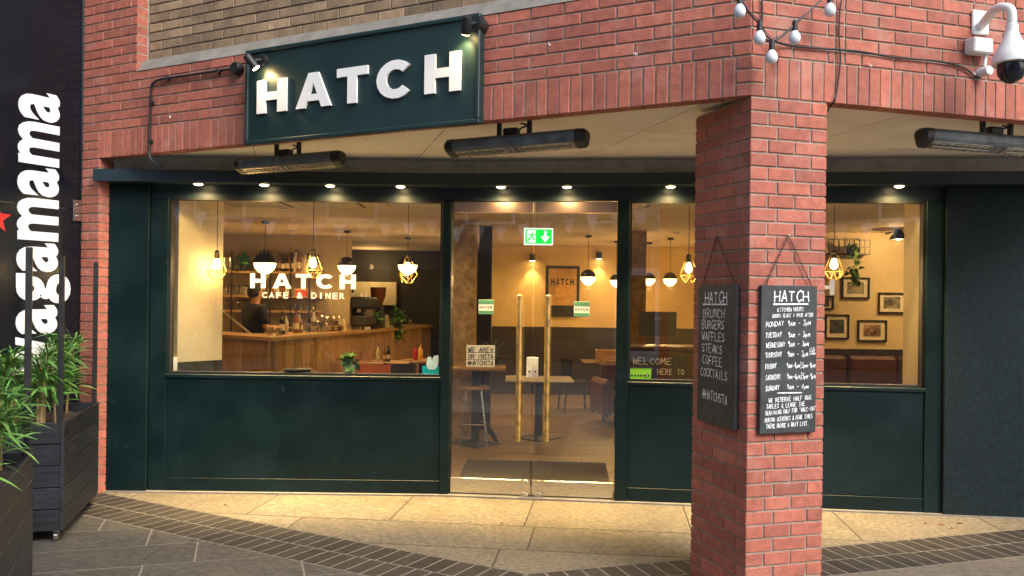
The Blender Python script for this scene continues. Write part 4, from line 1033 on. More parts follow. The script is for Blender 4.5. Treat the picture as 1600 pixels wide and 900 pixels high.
for px, py, Y, lab in ((339, 414, 7.56, "glowing wire cage pendant beside the splayed cream wall"), (489, 412, 7.6, "glowing wire cage pendant above the window's HATCH lettering"), (637, 420, 7.6, "glowing wire cage pendant near the door-side end of the bar window"),
                   (1076, 420, 7.7, "glowing wire cage pendant half hidden by the pillar's shaded side"), (1303, 414, 7.5, "glowing wire cage pendant beside the framed pictures")):
    cage_pendant(px, py, Y, lab)
for px, py in ((400, 318), (515, 318), (650, 317), (1062, 320)):
    p = onz(px, py, ZC); t = thing("ceiling_vent", "square slatted vent in the cafe ceiling", "vent", (p.x, p.y, ZC - .012), 0, "vents in the cafe ceiling")
    MB().box(-.3, .3, -.3, .3, .006, .0115).build("backing", CHAR, t)
    for i in range(7): MB().box(-.28, .28, -.27 + i*.085, -.235 + i*.085, 0, .0055).build("slat", CEIL, t)
# ------------------------------------------------------------------ bar
P0, P1, P2 = Vector((-4.6, 11.65)), Vector((-2.9, 10.5)), Vector((-1.45, 16.0))
I0, I1, I2 = Vector((-4.26, 12.15)), Vector((-3.265, 11.47)), Vector((-2.03, 16.15))
bar = thing("bar_counter", "L-shaped bar counter clad in upright timber planks", "bar", (P1.x, P1.y, 0))
def rel(v): return (v.x - P1.x, v.y - P1.y)
MB().slab([rel(v) for v in (P0, P1, P2, I2, I1, I0)], 1.105, 1.15).build("counter_top", WOODT, bar)
sh = lambda v, c, k: v + (c - v) * k
MB().slab([rel(v) for v in (sh(P0, I0, .14), sh(P1, I1, .14), sh(P2, I2, .14), sh(I2, P2, .05), sh(I1, P1, .05), sh(I0, P0, .05))], 0, 1.104).build("carcass", DADO, bar)
def planks(A, B, n, off):
    d = (B - A).normalized(); L = (B - A).length; nrm = Vector((-d.y, d.x))
    if nrm.dot(I1 - P1) < 0: nrm = -nrm
    ang = math.atan2(d.y, d.x); wv = [random.uniform(.8, 1.2) for _ in range(n)]; s = sum(wv); x_ = 0
    for q in wv:
        wd = q / s * L; p = A + d * x_ + nrm * (off + random.uniform(0, .006))
        yl = (0, .018) if nrm.dot(Vector((-math.sin(ang), math.cos(ang)))) > 0 else (-.018, 0)
        MB().bbox(.002, wd - .002, yl[0], yl[1], .02, 1.10, .003).build("plank", WOOD, bar, (p.x - P1.x, p.y - P1.y, 0), ang)
        x_ += wd
planks(P0, P1, 13, .045); planks(P1, P2, 28, .045)
# back shelves
shf = thing("bar_shelves", "timber shelves on black uprights behind the bar", "shelf", (-3.6, 13.04, 0))
SHZ = (2.015, 1.655, 1.435)
for z in SHZ: MB().bbox(-.80, .78, -.26, 0, z - .032, z, .003).build("shelf", WOODT, shf)
for xx in (-.55, .02, .32, .6): MB().box(xx - .012, xx + .012, -.264, -.2605, 1.06, 2.3).build("upright", BLACK, shf)
MB().bbox(-.80, .9, -.5, -.265, 0, 1.0, .004).build("back_counter", DADO, shf)
MB().bbox(-.80, .9, -.51, -.265, 1.0, 1.03, .004).build("worktop", STEEL, shf)
BOT = [M("bottle_dark", (.02, .015, .012), .12, var=.1), M("bottle_amber", (.20, .07, .01), .12, var=.1), M("bottle_green", (.02, .07, .02), .12, var=.1), M("bottle_clear", (.55, .5, .4), .1, var=.1)]
LBL = M("bottle_label", (.55, .45, .28), .6, var=.1)
def bottle(x, y, z, h, k, label="spirit bottle standing on the top bar shelf", group="bottles on the top bar shelf"):
    label = ("dark ", "amber ", "green ", "clear ")[k] + label
    r = h * .125; t = thing("bottle", label, "bottle", (x, y, z), 0, group)
    MB().lathe([(r*.95, 0), (r, h*.02), (r, h*.58), (r*.75, h*.68), (r*.36, h*.76), (r*.34, h*.92)], 12).build("body", BOT[k], t, smooth=True)
    MB().lathe([(r*.4, h*.92), (r*.4, h)], 10).build("cap", BLACK, t)
    MB().lathe([(r*1.02, h*.18), (r*1.02, h*.45)], 12).build("label", LBL, t)
rb = random.Random(9)
for px in (400, 406, 412, 418, 424, 437, 442, 447, 452, 457, 462, 467, 472, 477, 482, 487, 492, 497):
    p = at(px, 423, 12.88 + rb.uniform(-.03, .05)); bottle(p.x, p.y, SHZ[0], rb.uniform(.25, .33), rb.randrange(4))
def tumbler(x, y, z, h, r, label, group):
    o = tag(MB().lathe([(r*.8, 0), (r, h), (r*.93, h), (r*.75, h*.08), (0, h*.08)], 12).build("drinking_glass", CLEAR, None, (x, y, z), smooth=True), label, "glass", group)
for i in range(17):
    p = at(344 + i*9.2, 484, 12.86); tumbler(p.x, p.y, SHZ[2], .11, .035, "clear tumbler standing on the lowest bar shelf", "glasses on the lowest bar shelf")
for i in range(9):
    p = at(346 + i*8.5, 461, 12.86); tumbler(p.x, p.y, SHZ[1], .16, .04, "tall clear glass standing on the middle bar shelf", "glasses on the middle bar shelf")
for px in (350, 360):
    p = at(px, 423, 12.88); t = tag(MB().lathe([(.05, 0), (.05, .19), (.046, .2), (0, .2)], 16).build("canister", STEEL, None, (p.x, p.y, SHZ[0]), smooth=True), "steel canister on the top bar shelf beside the plant", "canister", "canisters on the top bar shelf")
p = at(471, 461, 12.86)
t = thing("gift_box", "small red and white box on the middle bar shelf", "box", (p.x, p.y, SHZ[1])); MB().box(-.08, .08, -.04, .04, 0, .12).build("box", M("red_card", (.6, .06, .03), .5), t); MB().box(-.082, .082, -.042, .042, .085, .105).build("band", LBL, t)
for px, h in ((437, .3), (443, .27), (459, .31), (464, .28), (480, .26), (487, .3), (493, .28)):
    p = at(px, 515, 11.2 + (px - 437) * .022); bottle(p.x, p.y + .12, 1.15, h, rb.randrange(4), "glass syrup bottle standing on the bar counter", "bottles on the bar counter")
def potted(x, y, z, pot_r, pot_h, n, ll, label, mat_pot, up=.6, seed=1, wide=.25, group=None):
    rnd = random.Random(seed); t = thing("potted_plant", label, "plant", (x, y, z), 0, group)
    MB().lathe([(pot_r*.75, 0), (pot_r, pot_h), (pot_r*.88, pot_h), (pot_r*.85, pot_h*.8), (0, pot_h*.8)], 16).build("pot", mat_pot, t, smooth=True)
    me = leaf_mesh(ll, ll * wide, .5)
    for i in range(n):
        az = rnd.uniform(0, 6.28); o = link("leaf", me, None, t, (rnd.uniform(-.4, .4)*pot_r, rnd.uniform(-.4, .4)*pot_r, pot_h*.8 + rnd.uniform(0, ll*up*.8)))
        o.rotation_euler = (rnd.uniform(-.5, .5), -rnd.uniform(-.2, 1.3), az); s = rnd.uniform(.6, 1.1); o.scale = (s, s, s)
POTW = M("white_pot", (.7, .66, .6), .4); POTB = M("black_pot", (.02, .02, .02), .5)
p = at(381, 423, 12.85); potted(p.x, p.y, SHZ[0], .06, .1, 40, .16, "bushy dark plant on the top bar shelf", POTB, .9, 4, .4)
p = FS.at(546, 580, .2); potted(KNEE[0] + p.x, KNEE[1] + .19, ZSI, .055, .085, 26, .11, "small round-leaved plant in a white pot on the window ledge", POTW, .5, 5, .75)
# coffee gear on the right wing
def on_bar(px, k=.35):
    r = ray(px, 480).x; d = P2 - P1; t_ = (r*P1.y - P1.x) / (d.x - r*d.y); v = P1 + d*t_; return v + (I1 - P1).normalized() * 0 + Vector((-.967, .255)) * (.6*k)
for px, lab in ((527, "glass cake dome on the bar beside the crate board"), (547, "glass cake dome on the bar nearer the coffee machine")):
    v = on_bar(px, .45); t = thing("cake_dome", lab, "cake dome", (v.x, v.y, 1.15), 0, "cake domes on the bar")
    MB().lathe([(.08, 0), (.02, .015), (.02, .06), (.15, .075), (.15, .085), (0, .085)], 20).build("stand", WOODT, t, smooth=True)
    MB().lathe([(.14, .086), (.14, .17), (.10, .235), (.02, .255), (.0, .256)], 20).build("dome", CLEAR, t, smooth=True)
    MB().lathe([(.10, .086), (.10, .15), (0, .155)], 16).build("cake", WOODD, t)
v = on_bar(580, .5); t = thing("coffee_machine", "dark espresso machine on the bar counter", "coffee machine", (v.x, v.y, 1.15), R_(-15))
MB().bbox(-.3, .3, -.22, .22, .06, .22, .02).build("base", CHAR, t); MB().bbox(-.32, .32, -.24, .24, .32, .5, .03).build("head", BLACK, t); MB().bbox(-.28, .28, .05, .2, .22, .32, .005).build("back", STEEL, t)
for i in (-1, 1): MB().lathe([(.035, .27), (.035, .319)], 12, (i*.14, -.1, 0)).build("group_head", STEEL, t)
for i in (-1, 1):
    for j in (-1, 1): MB().lathe([(.02, 0), (.02, .0599)], 8, (i*.25, j*.17, 0)).build("foot", BLACK, t)
v = on_bar(612, .4); t = thing("coffee_grinder", "tall coffee grinder with a brown bean hopper", "grinder", (v.x, v.y, 1.15))
MB().bbox(-.1, .1, -.13, .13, 0, .34, .02).build("body", BLACK, t); MB().lathe([(.06, .341), (.07, .37), (.12, .52), (.13, .64), (.135, .66), (0, .66)], 18).build("hopper", M("bean_hopper", (.09, .03, .012), .2), t, smooth=True)
v = on_bar(636, .3); potted(v.x, v.y, 1.15, .07, .1, 40, .2, "leafy plant trailing at the far end of the bar", POTB, 1.2, 7, .3)
v = on_bar(590, .1); potted(v.x, v.y, 1.15, .06, .1, 40, .2, "leafy plant spilling over the bar front", POTB, .8, 8, .3)
t = thing("wall_panel", "pale cream lit panel on the dark back wall", "panel", at(586, 458, 16.9)); MB().bbox(-.42, .42, .0, .09, -.24, .22, .01).build("panel", M("pale_panel", (.75, .68, .48), .6), t)
lamp("panel_lamp", 'POINT', 10, WARM, t, (0, -.5, .5), .05)
for px, k_ in ((450, .2), (456, .5), (500, .3), (508, .6), (516, .25), (560, .2), (566, .5), (600, .15), (628, .2), (648, .4), (656, .3), (664, .4)):
    v = on_bar(px, k_)
    if rb.random() < .5: bottle(v.x, v.y, 1.15, rb.uniform(.16, .28), rb.randrange(4), "small glass bottle crowded along the bar's long wing", "jars along the bar's long wing")
    else: tumbler(v.x, v.y, 1.15, rb.uniform(.1, .15), .045, "clear glass jar standing along the bar's long wing", "glass jars along the bar's long wing")
for px, hz in ((552, .3), (576, .22), (618, .35)):
    v = on_bar(px, .3); t = thing("menu_card", "small pale menu card propped up on the bar", "menu", (v.x, v.y, 1.15), R_(-20), "menu cards on the bar")
    MB().add([(-.06, -.03, 0), (.06, -.03, 0), (.06, 0, hz*.6), (-.06, 0, hz*.6), (-.06, .03, 0), (.06, .03, 0)], [(0, 1, 2, 3), (3, 2, 5, 4), (0, 3, 4), (1, 5, 2), (0, 4, 5, 1)]).build("card", LBL, t)
v = on_bar(625, .02); potted(v.x, v.y - .03, 1.15, .055, .09, 60, .16, "plant hanging its leaves over the bar's long wing", POTB, -2.2, 21, .35)
for k in range(8):
    v = on_bar(580, .5); tag(MB().lathe([(.022, 0), (.04, .06), (.036, .06), (.02, .008), (0, .008)], 12).build("coffee_cup", POTW, None, (v.x - .22 + .06*k, v.y - .05 + .06*(k % 2) - .016*k, 1.6505), smooth=True), "white coffee cup warming on top of the espresso machine", "cup", "cups on the espresso machine")
for i, px in enumerate((384, 391, 398, 425, 433, 441, 449)):
    p = at(px, 461, 12.9); t = thing("storage_jar", "lidded jar of dry goods on the middle bar shelf", "jar", (p.x, p.y, SHZ[1]), 0, "jars on the middle bar shelf")
    MB().lathe([(.038, 0), (.042, .01), (.042, .11), (.03, .125)], 12).build("body", BOT[1 if i % 2 else 3], t, smooth=True); MB().lathe([(.034, .126), (.034, .15)], 12).build("lid", BLACK, t)
# steel rail at the left of the bar
a, b = at(340, 480, 11.3), at(391, 521, 11.1)
tag(MB().tube([a, b], .014, 8).build("hand_rail", STEEL), "thin pale rail sloping down to the bar counter", "rail")
# ------------------------------------------------------------------ barista
SKIN = M("skin", (.42, .22, .12), .5, var=.06); TEE = M("black_tshirt", (.005, .005, .006), .85, var=.2); HAIR = M("dark_hair", (.012, .009, .007), .5, var=.3, scale=40); JEAN = M("dark_trousers", (.02, .022, .03), .8)
def skin(name, verts, edges, radii, mat, parent, lv=2):
    me = bpy.data.meshes.new(name); me.from_pydata(verts, edges, []); o = bpy.data.objects.new("tmp", me); COL.objects.link(o)
    o.modifiers.new("s", 'SKIN'); sv = me.skin_vertices[0].data
    for i, r in enumerate(radii): sv[i].radius = r if isinstance(r, tuple) else (r, r); sv[i].use_root = (i == 0)
    m = o.modifiers.new("u", 'SUBSURF'); m.levels = lv
    dg = bpy.context.evaluated_depsgraph_get(); dg.update(); nm = bpy.data.meshes.new_from_object(o.evaluated_get(dg)); bpy.data.objects.remove(o)
    nm.name = name
    for p in nm.polygons: p.use_smooth = True
    return link(name, nm, mat, parent)
ps = thing("person", "person in a black t-shirt working behind the bar", "person", (-3.60, 12.05, 0), R_(132))
ps.scale = (1.03, 1.03, 1.035)
# local: facing -y turned right; head leans forward a little
V = [(0,0,.95),(0,0,1.15),(0,-.01,1.36),(0,-.01,1.46),(0,-.03,1.53),(0,-.045,1.63),(0,-.04,1.72),
     (.20,-.01,1.42),(.26,-.06,1.15),(.20,-.26,1.16),(.17,-.36,1.17),
     (-.20,-.01,1.42),(-.25,-.06,1.15),(-.17,-.26,1.16),(-.12,-.36,1.17),
     (.10,0,.90),(.11,-.02,.50),(.11,.01,.08),(.11,-.14,.04),(-.10,0,.90),(-.11,-.02,.50),(-.11,.01,.08),(-.11,-.14,.04)]
Eg = [(0,1),(1,2),(2,3),(3,4),(4,5),(5,6),(2,7),(7,8),(8,9),(9,10),(2,11),(11,12),(12,13),(13,14),(0,15),(15,16),(16,17),(17,18),(0,19),(19,20),(20,21),(21,22)]
Rr = [(.14,.10),(.12,.08),(.11,.07),.055,.055,(.078,.095),(.07,.085),.06,.045,.035,.03,.06,.045,.035,.03,.085,.06,.045,.04,.085,.06,.045,.04]
body = skin("body", V, Eg, Rr, SKIN, ps)
skin("t_shirt", [(0,0,.98),(0,0,1.16),(0,-.01,1.36),(0,-.01,1.475),(.21,-.01,1.42),(.265,-.06,1.2),(-.21,-.01,1.42),(-.255,-.06,1.2)], [(0,1),(1,2),(2,3),(2,4),(4,5),(2,6),(6,7)], [(.18,.145),(.175,.14),(.205,.15),.08,.085,.068,.085,.068], TEE, ps)
skin("trousers", [(0,0,.95),(.10,0,.88),(.11,-.02,.50),(.11,.01,.10),(-.10,0,.88),(-.11,-.02,.50),(-.11,.01,.10)], [(0,1),(1,2),(2,3),(0,4),(4,5),(5,6)], [(.165,.125),.10,.075,.06,.10,.075,.06], JEAN, ps)
skin("hair", [(0,.012,1.565),(0,.012,1.61),(0,.004,1.66),(0,-.015,1.725),(0,-.05,1.752)], [(0,1),(1,2),(2,3),(3,4)], [(.07,.058),(.09,.085),(.096,.096),(.094,.10),(.08,.06)], HAIR, ps)
for s in (-1, 1):
    skin("hand", [(s*.17 if s > 0 else -.12, -.36, 1.17), ((.165 if s > 0 else -.115), -.42, 1.165)], [(0, 1)], [.03, .035], SKIN, ps)
    bx = .165 if s > 0 else -.115
    for k in range(4): skin("finger", [(bx - .027 + k*.018, -.43, 1.165), (bx - .029 + k*.019, -.475 - .006*(k in (1, 2)), 1.16), (bx - .029 + k*.019, -.50 - .006*(k in (1, 2)), 1.152)], [(0, 1), (1, 2)], [.0095, .009, .008], SKIN, ps, 1)
    skin("thumb", [(bx - s*.03, -.40, 1.165), (bx - s*.05, -.43, 1.163), (bx - s*.052, -.455, 1.158)], [(0, 1), (1, 2)], [.011, .010, .008], SKIN, ps, 1)
for s in (-1, 1): MB().lathe([(.0, -.018), (.022, -.01), (.026, .01), (.0, .02)], 8, (s*.083, -.04, 1.635)).build("ear", SKIN, ps, smooth=True)
MB().lathe([(.016, -.02), (.012, .0), (.004, .03)], 8, (0, -.155, 1.63)).build("nose", SKIN, ps, smooth=True)
for s in (-1, 1): MB().lathe([(0, -.008), (.012, 0), (0, .008)], 8, (s*.03, -.138, 1.65)).build("eye", DARK, ps)
MB().bbox(-.022, .022, -.148, -.135, 1.585, 1.592, .002).build("mouth", M("lips", (.3, .1, .07), .5), ps)
# ------------------------------------------------------------------ tables and seats
def table(x, y, w_, d_, h, label, round_=False, mat=WOODT, th=.035):
    t = thing("table", label, "table", (x, y, 0), 0, "cafe tables")
    if round_: MB().lathe([(w_/2 - .006, h - .035), (w_/2, h - .03), (w_/2, h - .005), (w_/2 - .006, h), (0, h)], 28).build("table_top", mat, t)
    else: MB().bbox(-w_/2, w_/2, -d_/2, d_/2, h - th, h, .005).build("table_top", mat, t)
    MB().box(-.045, .045, -.045, .045, .03, h - (.036 if round_ else th + .001)).build("pedestal", BLACK, t)
    MB().add([(-.30, 0, .004), (0, -.30, .004), (.30, 0, .004), (0, .30, .004), (-.30, 0, .014), (0, -.30, .014), (.30, 0, .014), (0, .30, .014), (-.05, 0, .045), (0, -.05, .045), (.05, 0, .045), (0, .05, .045)],
             [(0, 3, 2, 1), (0, 1, 5, 4), (1, 2, 6, 5), (2, 3, 7, 6), (3, 0, 4, 7), (4, 5, 9, 8), (5, 6, 10, 9), (6, 7, 11, 10), (7, 4, 8, 11), (8, 9, 10, 11)]).build("base", BLACK, t)
    return t
table(at(838, 600, 10.3).x + .03, 10.3, .80, .7, .71, "square pale-topped pedestal table behind the doors", mat=M("pale_top", (.45, .42, .36), .4), th=.016)
table(-1.85, 12.15, .85, .6, .75, "timber pedestal table laid with pots and sauces in front of the bar")
table(at(665, 562, 12.5).x - .05, 12.55, .62, .62, .75, "round timber table beside the laid table", True)
table(-.40, 9.83, .68, .5, .885, "high timber table carrying the letter lightbox beside the plaster column")
table(1.45, 12.9, .8, .7, .74, "timber table with a box on it before the ochre wall", mat=WOODD)
def chair(x, y, rz, label, mat):
    t = thing("chair", label, "chair", (x, y, 0), rz, "cafe chairs")
    MB().bbox(-.21, .21, -.21, .21, .43, .455, .008).build("seat", mat, t)
    m = MB(); vs = []; n = 8
    for i in range(n + 1):
        q = R_(-62 + 124*i/n)
        for k, z in ((.215, .47), (.225, .80)):
            vs += [(k*math.sin(q), k*math.cos(q)*.9, z), ((k+.012)*math.sin(q), (k+.012)*math.cos(q)*.9, z)]
    for i in range(n):
        a = i*4; b = a + 4; m_ = [(a, b, b+2, a+2), (a+1, a+3, b+3, b+1), (a+2, b+2, b+3, a+3), (a, a+1, b+1, b)]
        m.f += m_
    m.v += vs; m.f += [(0, 2, 3, 1), (n*4, n*4+1, n*4+3, n*4+2)]; m.build("backrest", mat, t)
    for sx in (-1, 1):
        for sy in (-1, 1): MB().tube([(sx*.21, sy*.21, 0), (sx*.17, sy*.17, .431)], .013, 8).build("leg", BLACK, t)
chair(at(587, 578, 11.1).x, 11.1, R_(180), "orange shell chair drawn up in front of the bar", ORANGE)
chair(.95, 12.75, R_(100), "dark chair beside the table with a box", CHAR)
chair(-1.45, 11.35, R_(180), "dark chair beside the orange shell chair", CHAR)
# things on the laid table
PINKP = M("paper_pot", (.42, .27, .2), .7)
for px in (557, 574):
    p = at(px, 563, 12.1); tag(MB().lathe([(.06, 0), (.075, .15), (.068, .15), (.055, .02), (0, .02)], 16).build("cutlery_pot", PINKP, None, (p.x, 12.1, .75), smooth=True), "dusty pink cutlery pot on the laid timber table", "pot", "cutlery pots on the laid table")
for px, h, k in ((590, .24, 3), (600, .2, 1), (606, .22, 0)):
    p = at(px, 560, 12.1); bottle(p.x, 12.15, .75, h, k, "sauce bottle on the laid timber table", "bottles on the laid table")
def squeezy(px, col, lab):
    p = at(px, 562, 12.5); t = thing("sauce_bottle", lab, "bottle", (p.x, 12.5, .75)); MB().lathe([(.03, 0), (.034, .01), (.034, .15), (.012, .18)], 14).build("body", col, t, smooth=True); MB().lathe([(.012, .181), (.003, .23)], 10).build("nozzle", col, t)
squeezy(649, M("ketchup", (.45, .02, .01), .4), "red squeezy sauce bottle on the round timber table"); squeezy(657, M("mustard", (.75, .42, .06), .4), "yellow squeezy sauce bottle on the round timber table")
# window ledge things
t = thing("serving_tray", "black round tray lying on a timber board on the window ledge", "tray", (KNEE[0] + sxp(465, 578, .19), KNEE[1] + .19, ZSI), 0)
MB().lathe([(.16, 0), (.16, .018), (0, .018)], 24).build("board", WOODD, t); MB().lathe([(.10, .0185), (.13, .04), (.125, .04), (.098, .025), (0, .025)], 24).build("tray", BLACK, t, smooth=True)
t = thing("candle", "white pillar candle at the corner of the window ledge", "candle", (KNEE[0] + sxp(270, 560, .16), KNEE[1] + .16, ZSI))
MB().lathe([(.042, 0), (.042, .125), (.038, .13), (0, .125)], 16).build("wax", M("wax", (.8, .74, .6), .4), t, smooth=True); MB().tube([(0, 0, .125), (.002, 0, .145)], .002, 5).build("wick", BLACK, t)
# ------------------------------------------------------------------ behind the doors
mat_ = [onz(x, y, 0) for x, y in ((730, 720), (946, 725), (954, 762), (713, 756))]
cm = Vector((sum(v.x for v in mat_)/4, sum(v.y for v in mat_)/4, 0))
tag(MB().slab([(v.x - cm.x, v.y - cm.y) for v in reversed(mat_)], .0038, .014).build("door_mat", M("coir_mat", (.022, .014, .010), .95, var=.3, scale=60, bump=.8, bscale=150), None, (cm.x, cm.y, 0)), "dark brown door mat just inside the glazed doors", "door mat")
cc = onz(722, 688, 0)
struct("plaster_column", MB().box(-.78, cc.x + .13, 10.15, 10.6, 0, ZC - .001), ROUGHP)
struct("dark_column", MB().box(cc.x + .14, cc.x + .30, 10.9, 11.3, 0, ZC - .001), CHAR)
sp = onz(740, 696, 0)
t = thing("bar_stool", "metal bar stool with a round timber seat behind the door", "stool", (sp.x, sp.y, 0))
MB().lathe([(.165, .635), (.172, .642), (.172, .662), (.16, .668), (0, .668)], 24).build("seat", WOODT, t)
for k in range(4):
    q = R_(45 + 90*k); MB().tube([(.22*math.cos(q), .22*math.sin(q), 0), (.11*math.cos(q), .11*math.sin(q), .634)], .011, 8).build("leg", STEEL, t)
m = MB(); pr_ = [(.176*math.cos(R_(45+90*k)), .176*math.sin(R_(45+90*k)), .25) for k in range(5)]
for a, b in zip(pr_[:-1], pr_[1:]): m.tube([a, b], .007, 6)
m.build("foot_ring", STEEL, t)
q = onz(772, 690, 0)
tag(MB().tube([(0, 0, .84), (-.04, 0, .6), (-.06, 0, .4), (0, 0, .22), (.1, 0, .10), (.16, 0, 0)], [.03, .028, .03, .036, .03, .02], 10).build("iron_bracket", BLACK, None, (q.x - .12, 9.95, 0), smooth=True), "black curved iron leg under the high timber table", "table leg")
lb0, lb1 = at(729, 536, 9.75), at(773, 569, 9.75)
t = thing("letter_lightbox", "white cinema lightbox reading WE ARE ON INSTA", "lightbox", ((lb0.x + lb1.x)/2, 9.75, .886))
wL = lb1.x - lb0.x; hL = .24
MB().bbox(-wL/2, wL/2, 0, .05, 0, hL, .004).build("box", M("lightbox_face", (.8, .7, .5), .5, emit=(1., .8, .5), estr=.25), t)
for i, tx in enumerate(("WE ARE<", "ON INSTA", "@HATCHSTA")): m = MB(); strokes(m, tx, -wL/2 + .02, hL - .075*(i+1), wL/2 - .02, hL - .075*(i+1), .05, .009, -.002, seed=40 + i, jit=.05); m.build("text_line", DARK, t)
for i in (1, 2): MB().box(-wL/2 + .004, wL/2 - .004, -.003, .0, hL*i/3 - .003, hL*i/3 + .003).build("rail", BLACK, t)
p = at(770, 570, 9.95); potted(p.x, 9.95, .886, .06, .09, 34, .26, "spider plant with long arching leaves behind the lightbox", POTB, .5, 12, .06)
# exit sign
e0, e1 = at(819, 356, 9.0), at(864, 383, 9.0); we, he = e1.x - e0.x, e0.z - e1.z
t = thing("exit_sign", "green running man emergency exit sign hung from the ceiling", "exit sign", ((e0.x + e1.x)/2, 9.0, (e0.z + e1.z)/2))
EXG = M("exit_green", (.0, .5, .06), .4, emit=(.0, .75, .05), estr=1.0); EXW = M("exit_white", (.8, .85, .8), .4, emit=(.8, 1., .8), estr=1.0)
MB().bbox(-we/2, we/2, .004, .03, -he/2, he/2, .004).build("casing", EXW, t)
MB().box(-we/2 + .012, we/2 - .012, .0, .0035, -he/2 + .012, he/2 - .012).build("face", EXG, t)
MB().box(-we*.40, -we*.10, -.002, -.0002, -he*.36, he*.36).build("doorway", EXW, t)
m = MB(); X = lambda pts: m.prism([(a*we, b*he) for a, b in pts], -.004, -.0022)
X([(-.22, .20), (-.17, .20), (-.17, .30), (-.22, .30)]); X([(-.30, .02), (-.22, -.05), (-.15, .14), (-.22, .18)]); X([(-.30, -.02), (-.24, -.06), (-.34, -.30), (-.40, -.26)]); X([(-.24, -.06), (-.18, -.02), (-.12, -.22), (-.16, -.26)]); X([(-.22, .16), (-.24, .10), (-.36, .08), (-.35, .14)]); X([(-.18, .16), (-.15, .10), (-.05, .04), (-.05, .10)])
m.build("running_figure", EXG, t)
m = MB(); X([(.19, .32), (.27, .32), (.27, -.04), (.19, -.04)]); X([(.08, -.02), (.23, -.34), (.38, -.02), (.30, .04), (.23, -.12), (.16, .04)]); m.build("arrow", EXW, t)
for sx in (-.4, .4): MB().tube([(sx*we, .015, he/2 - .004), (sx*we, .015, ZC - (e0.z + e1.z)/2)], .003, 5).build("hanger", STEEL, t)
# poster on the ochre wall and its spotlight
a, b = at(853, 415, 14.95), at(905, 495, 14.95)
t = thing("poster", "framed HATCH poster of a burger on the ochre wall", "poster", ((a.x + b.x)/2, 14.99, (a.z + b.z)/2)); wp, hp = b.x - a.x, a.z - b.z
MB().bbox(-wp/2, wp/2, -.03, -.001, -hp/2, hp/2, .005).build("frame", BLACK, t); MB().box(-wp/2 + .05, wp/2 - .05, -.033, -.0305, -hp*.28, hp/2 - .05).build("print", M("poster_print", (.40, .22, .07), .5, var=.3, scale=4), t)
m = MB()
for i, ch in enumerate("HATCH"):
    for pp_ in glyph(ch): m.prism([(-wp*.34 + i*wp*.14 + u*wp*.11, hp*.12 + v*hp*.13) for u, v in pp_], -.036, -.0335)
m.build("lettering", DARK, t)
m = MB().lathe([(.13, -.10), (.15, -.06), (.10, -.03)], 14, (0, -.04, 0)).lathe([(.10, -.02), (.15, .01), (.12, .06), (.05, .09), (0, .095)], 14, (0, -.04, 0))
for v_ in range(len(m.v)): m.v[v_] = (m.v[v_][0], -.036 + (m.v[v_][1] + .04)*.01, m.v[v_][2])
m.build("burger_print", M("bun_print", (.5, .25, .06), .5), t)
def wall_spot(px, py, lab):
    p = at(px, py, 14.9); t = thing("wall_spotlight", lab, "spotlight", (p.x, 14.9, p.z)); MB().tube([(0, .09, .03), (0, 0, .03)], .012, 8).build("arm", BLACK, t); MB().tube([(0, 0, .07), (0, 0, -.05)], .05, 14).build("head", BLACK, t, smooth=True)
    MB().lathe([(.04, -.054), (.04, -.051)], 12).build("lens", BULB, t); lamp("spot_lamp", 'SPOT', 30, WARM, t, (0, 0, -.06), .03, 80, .6)
wall_spot(832, 403, "black spotlight on the ochre wall left of the poster"); wall_spot(936, 400, "black spotlight on the ochre wall right of the poster")
p = at(940, 540, 12.85); t = thing("timber_box", "open timber box on the table before the ochre wall", "box", (1.45, 12.85, .741))
MB().box(-.19, .19, -.12, .12, 0, .02).box(-.19, -.175, -.12, .12, .02, .17).box(.175, .19, -.12, .12, .02, .17).box(-.175, .175, -.12, -.105, .02, .17).box(-.175, .175, .105, .12, .02, .17).build("box", WOODT, t)
# sofa at the right of the doors
LEATH = M("brown_leather", (.12, .045, .025), .45, var=.2, scale=8, bump=.1)
s0 = onz(945, 665, 0)
t = thing("armchair", "brown leather armchair behind the right door leaf", "armchair", (s0.x + .42, s0.y + .3, 0), R_(10))
MB().bbox(-.38, .38, -.36, .36, .14, .42, .05).build("seat", LEATH, t); MB().bbox(-.38, .38, .20, .40, .421, .82, .06).build("backrest", LEATH, t)
for s in (-1, 1): MB().bbox(s*.45 - .075, s*.45 + .065, -.36, .36, .12, .60, .05).build("armrest", LEATH, t)
for s in (-1, 1):
    for k in (-1, 1): MB().tube([(s*.34, k*.28, 0), (s*.34, k*.28, .145)], .02, 8).build("leg", BLACK, t)
# till desk
tx = at(1035, 560, 10.4).x
t = thing("till_desk", "dark timber till desk with a chalked welcome board", "desk", (tx, 10.4, 0))
MB().bbox(-.48, .9, -.0, .55, 0, 1.06, .006).build("carcass", WOODD, t); MB().bbox(-.5, .92, -.03, .58, 1.061, 1.10, .006).build("desk_top", WOODD, t)
MB().box(-.40, .30, -.02, -.001, .72, .99).build("slate", SLATE, t)
m = MB(); strokes(m, "WELCOME", -.36, .89, .10, .89, .075, .010, -.0215, 5, .1); m.build("text_line", CHALK, t); m = MB(); strokes(m, "WAIT HERE TO", -.30, .77, .26, .77, .065, .009, -.0215, 6, .1); m.build("text_line", CHALK, t)
t = thing("till_screen", "grey till screen seen from behind on the desk", "screen", (at(1029, 510, 10.5).x, 10.55, 1.101))
SCR = M("screen_back", (.10, .10, .10), .45, var=.05)
MB().bbox(-.23, .23, 0, .03, .12, .42, .008).build("back", SCR, t); MB().bbox(-.025, .025, .0, .025, .01, .125, .003).build("stem", STEEL, t); MB().bbox(-.1, .1, -.06, .1, 0, .012, .004).build("foot", STEEL, t)
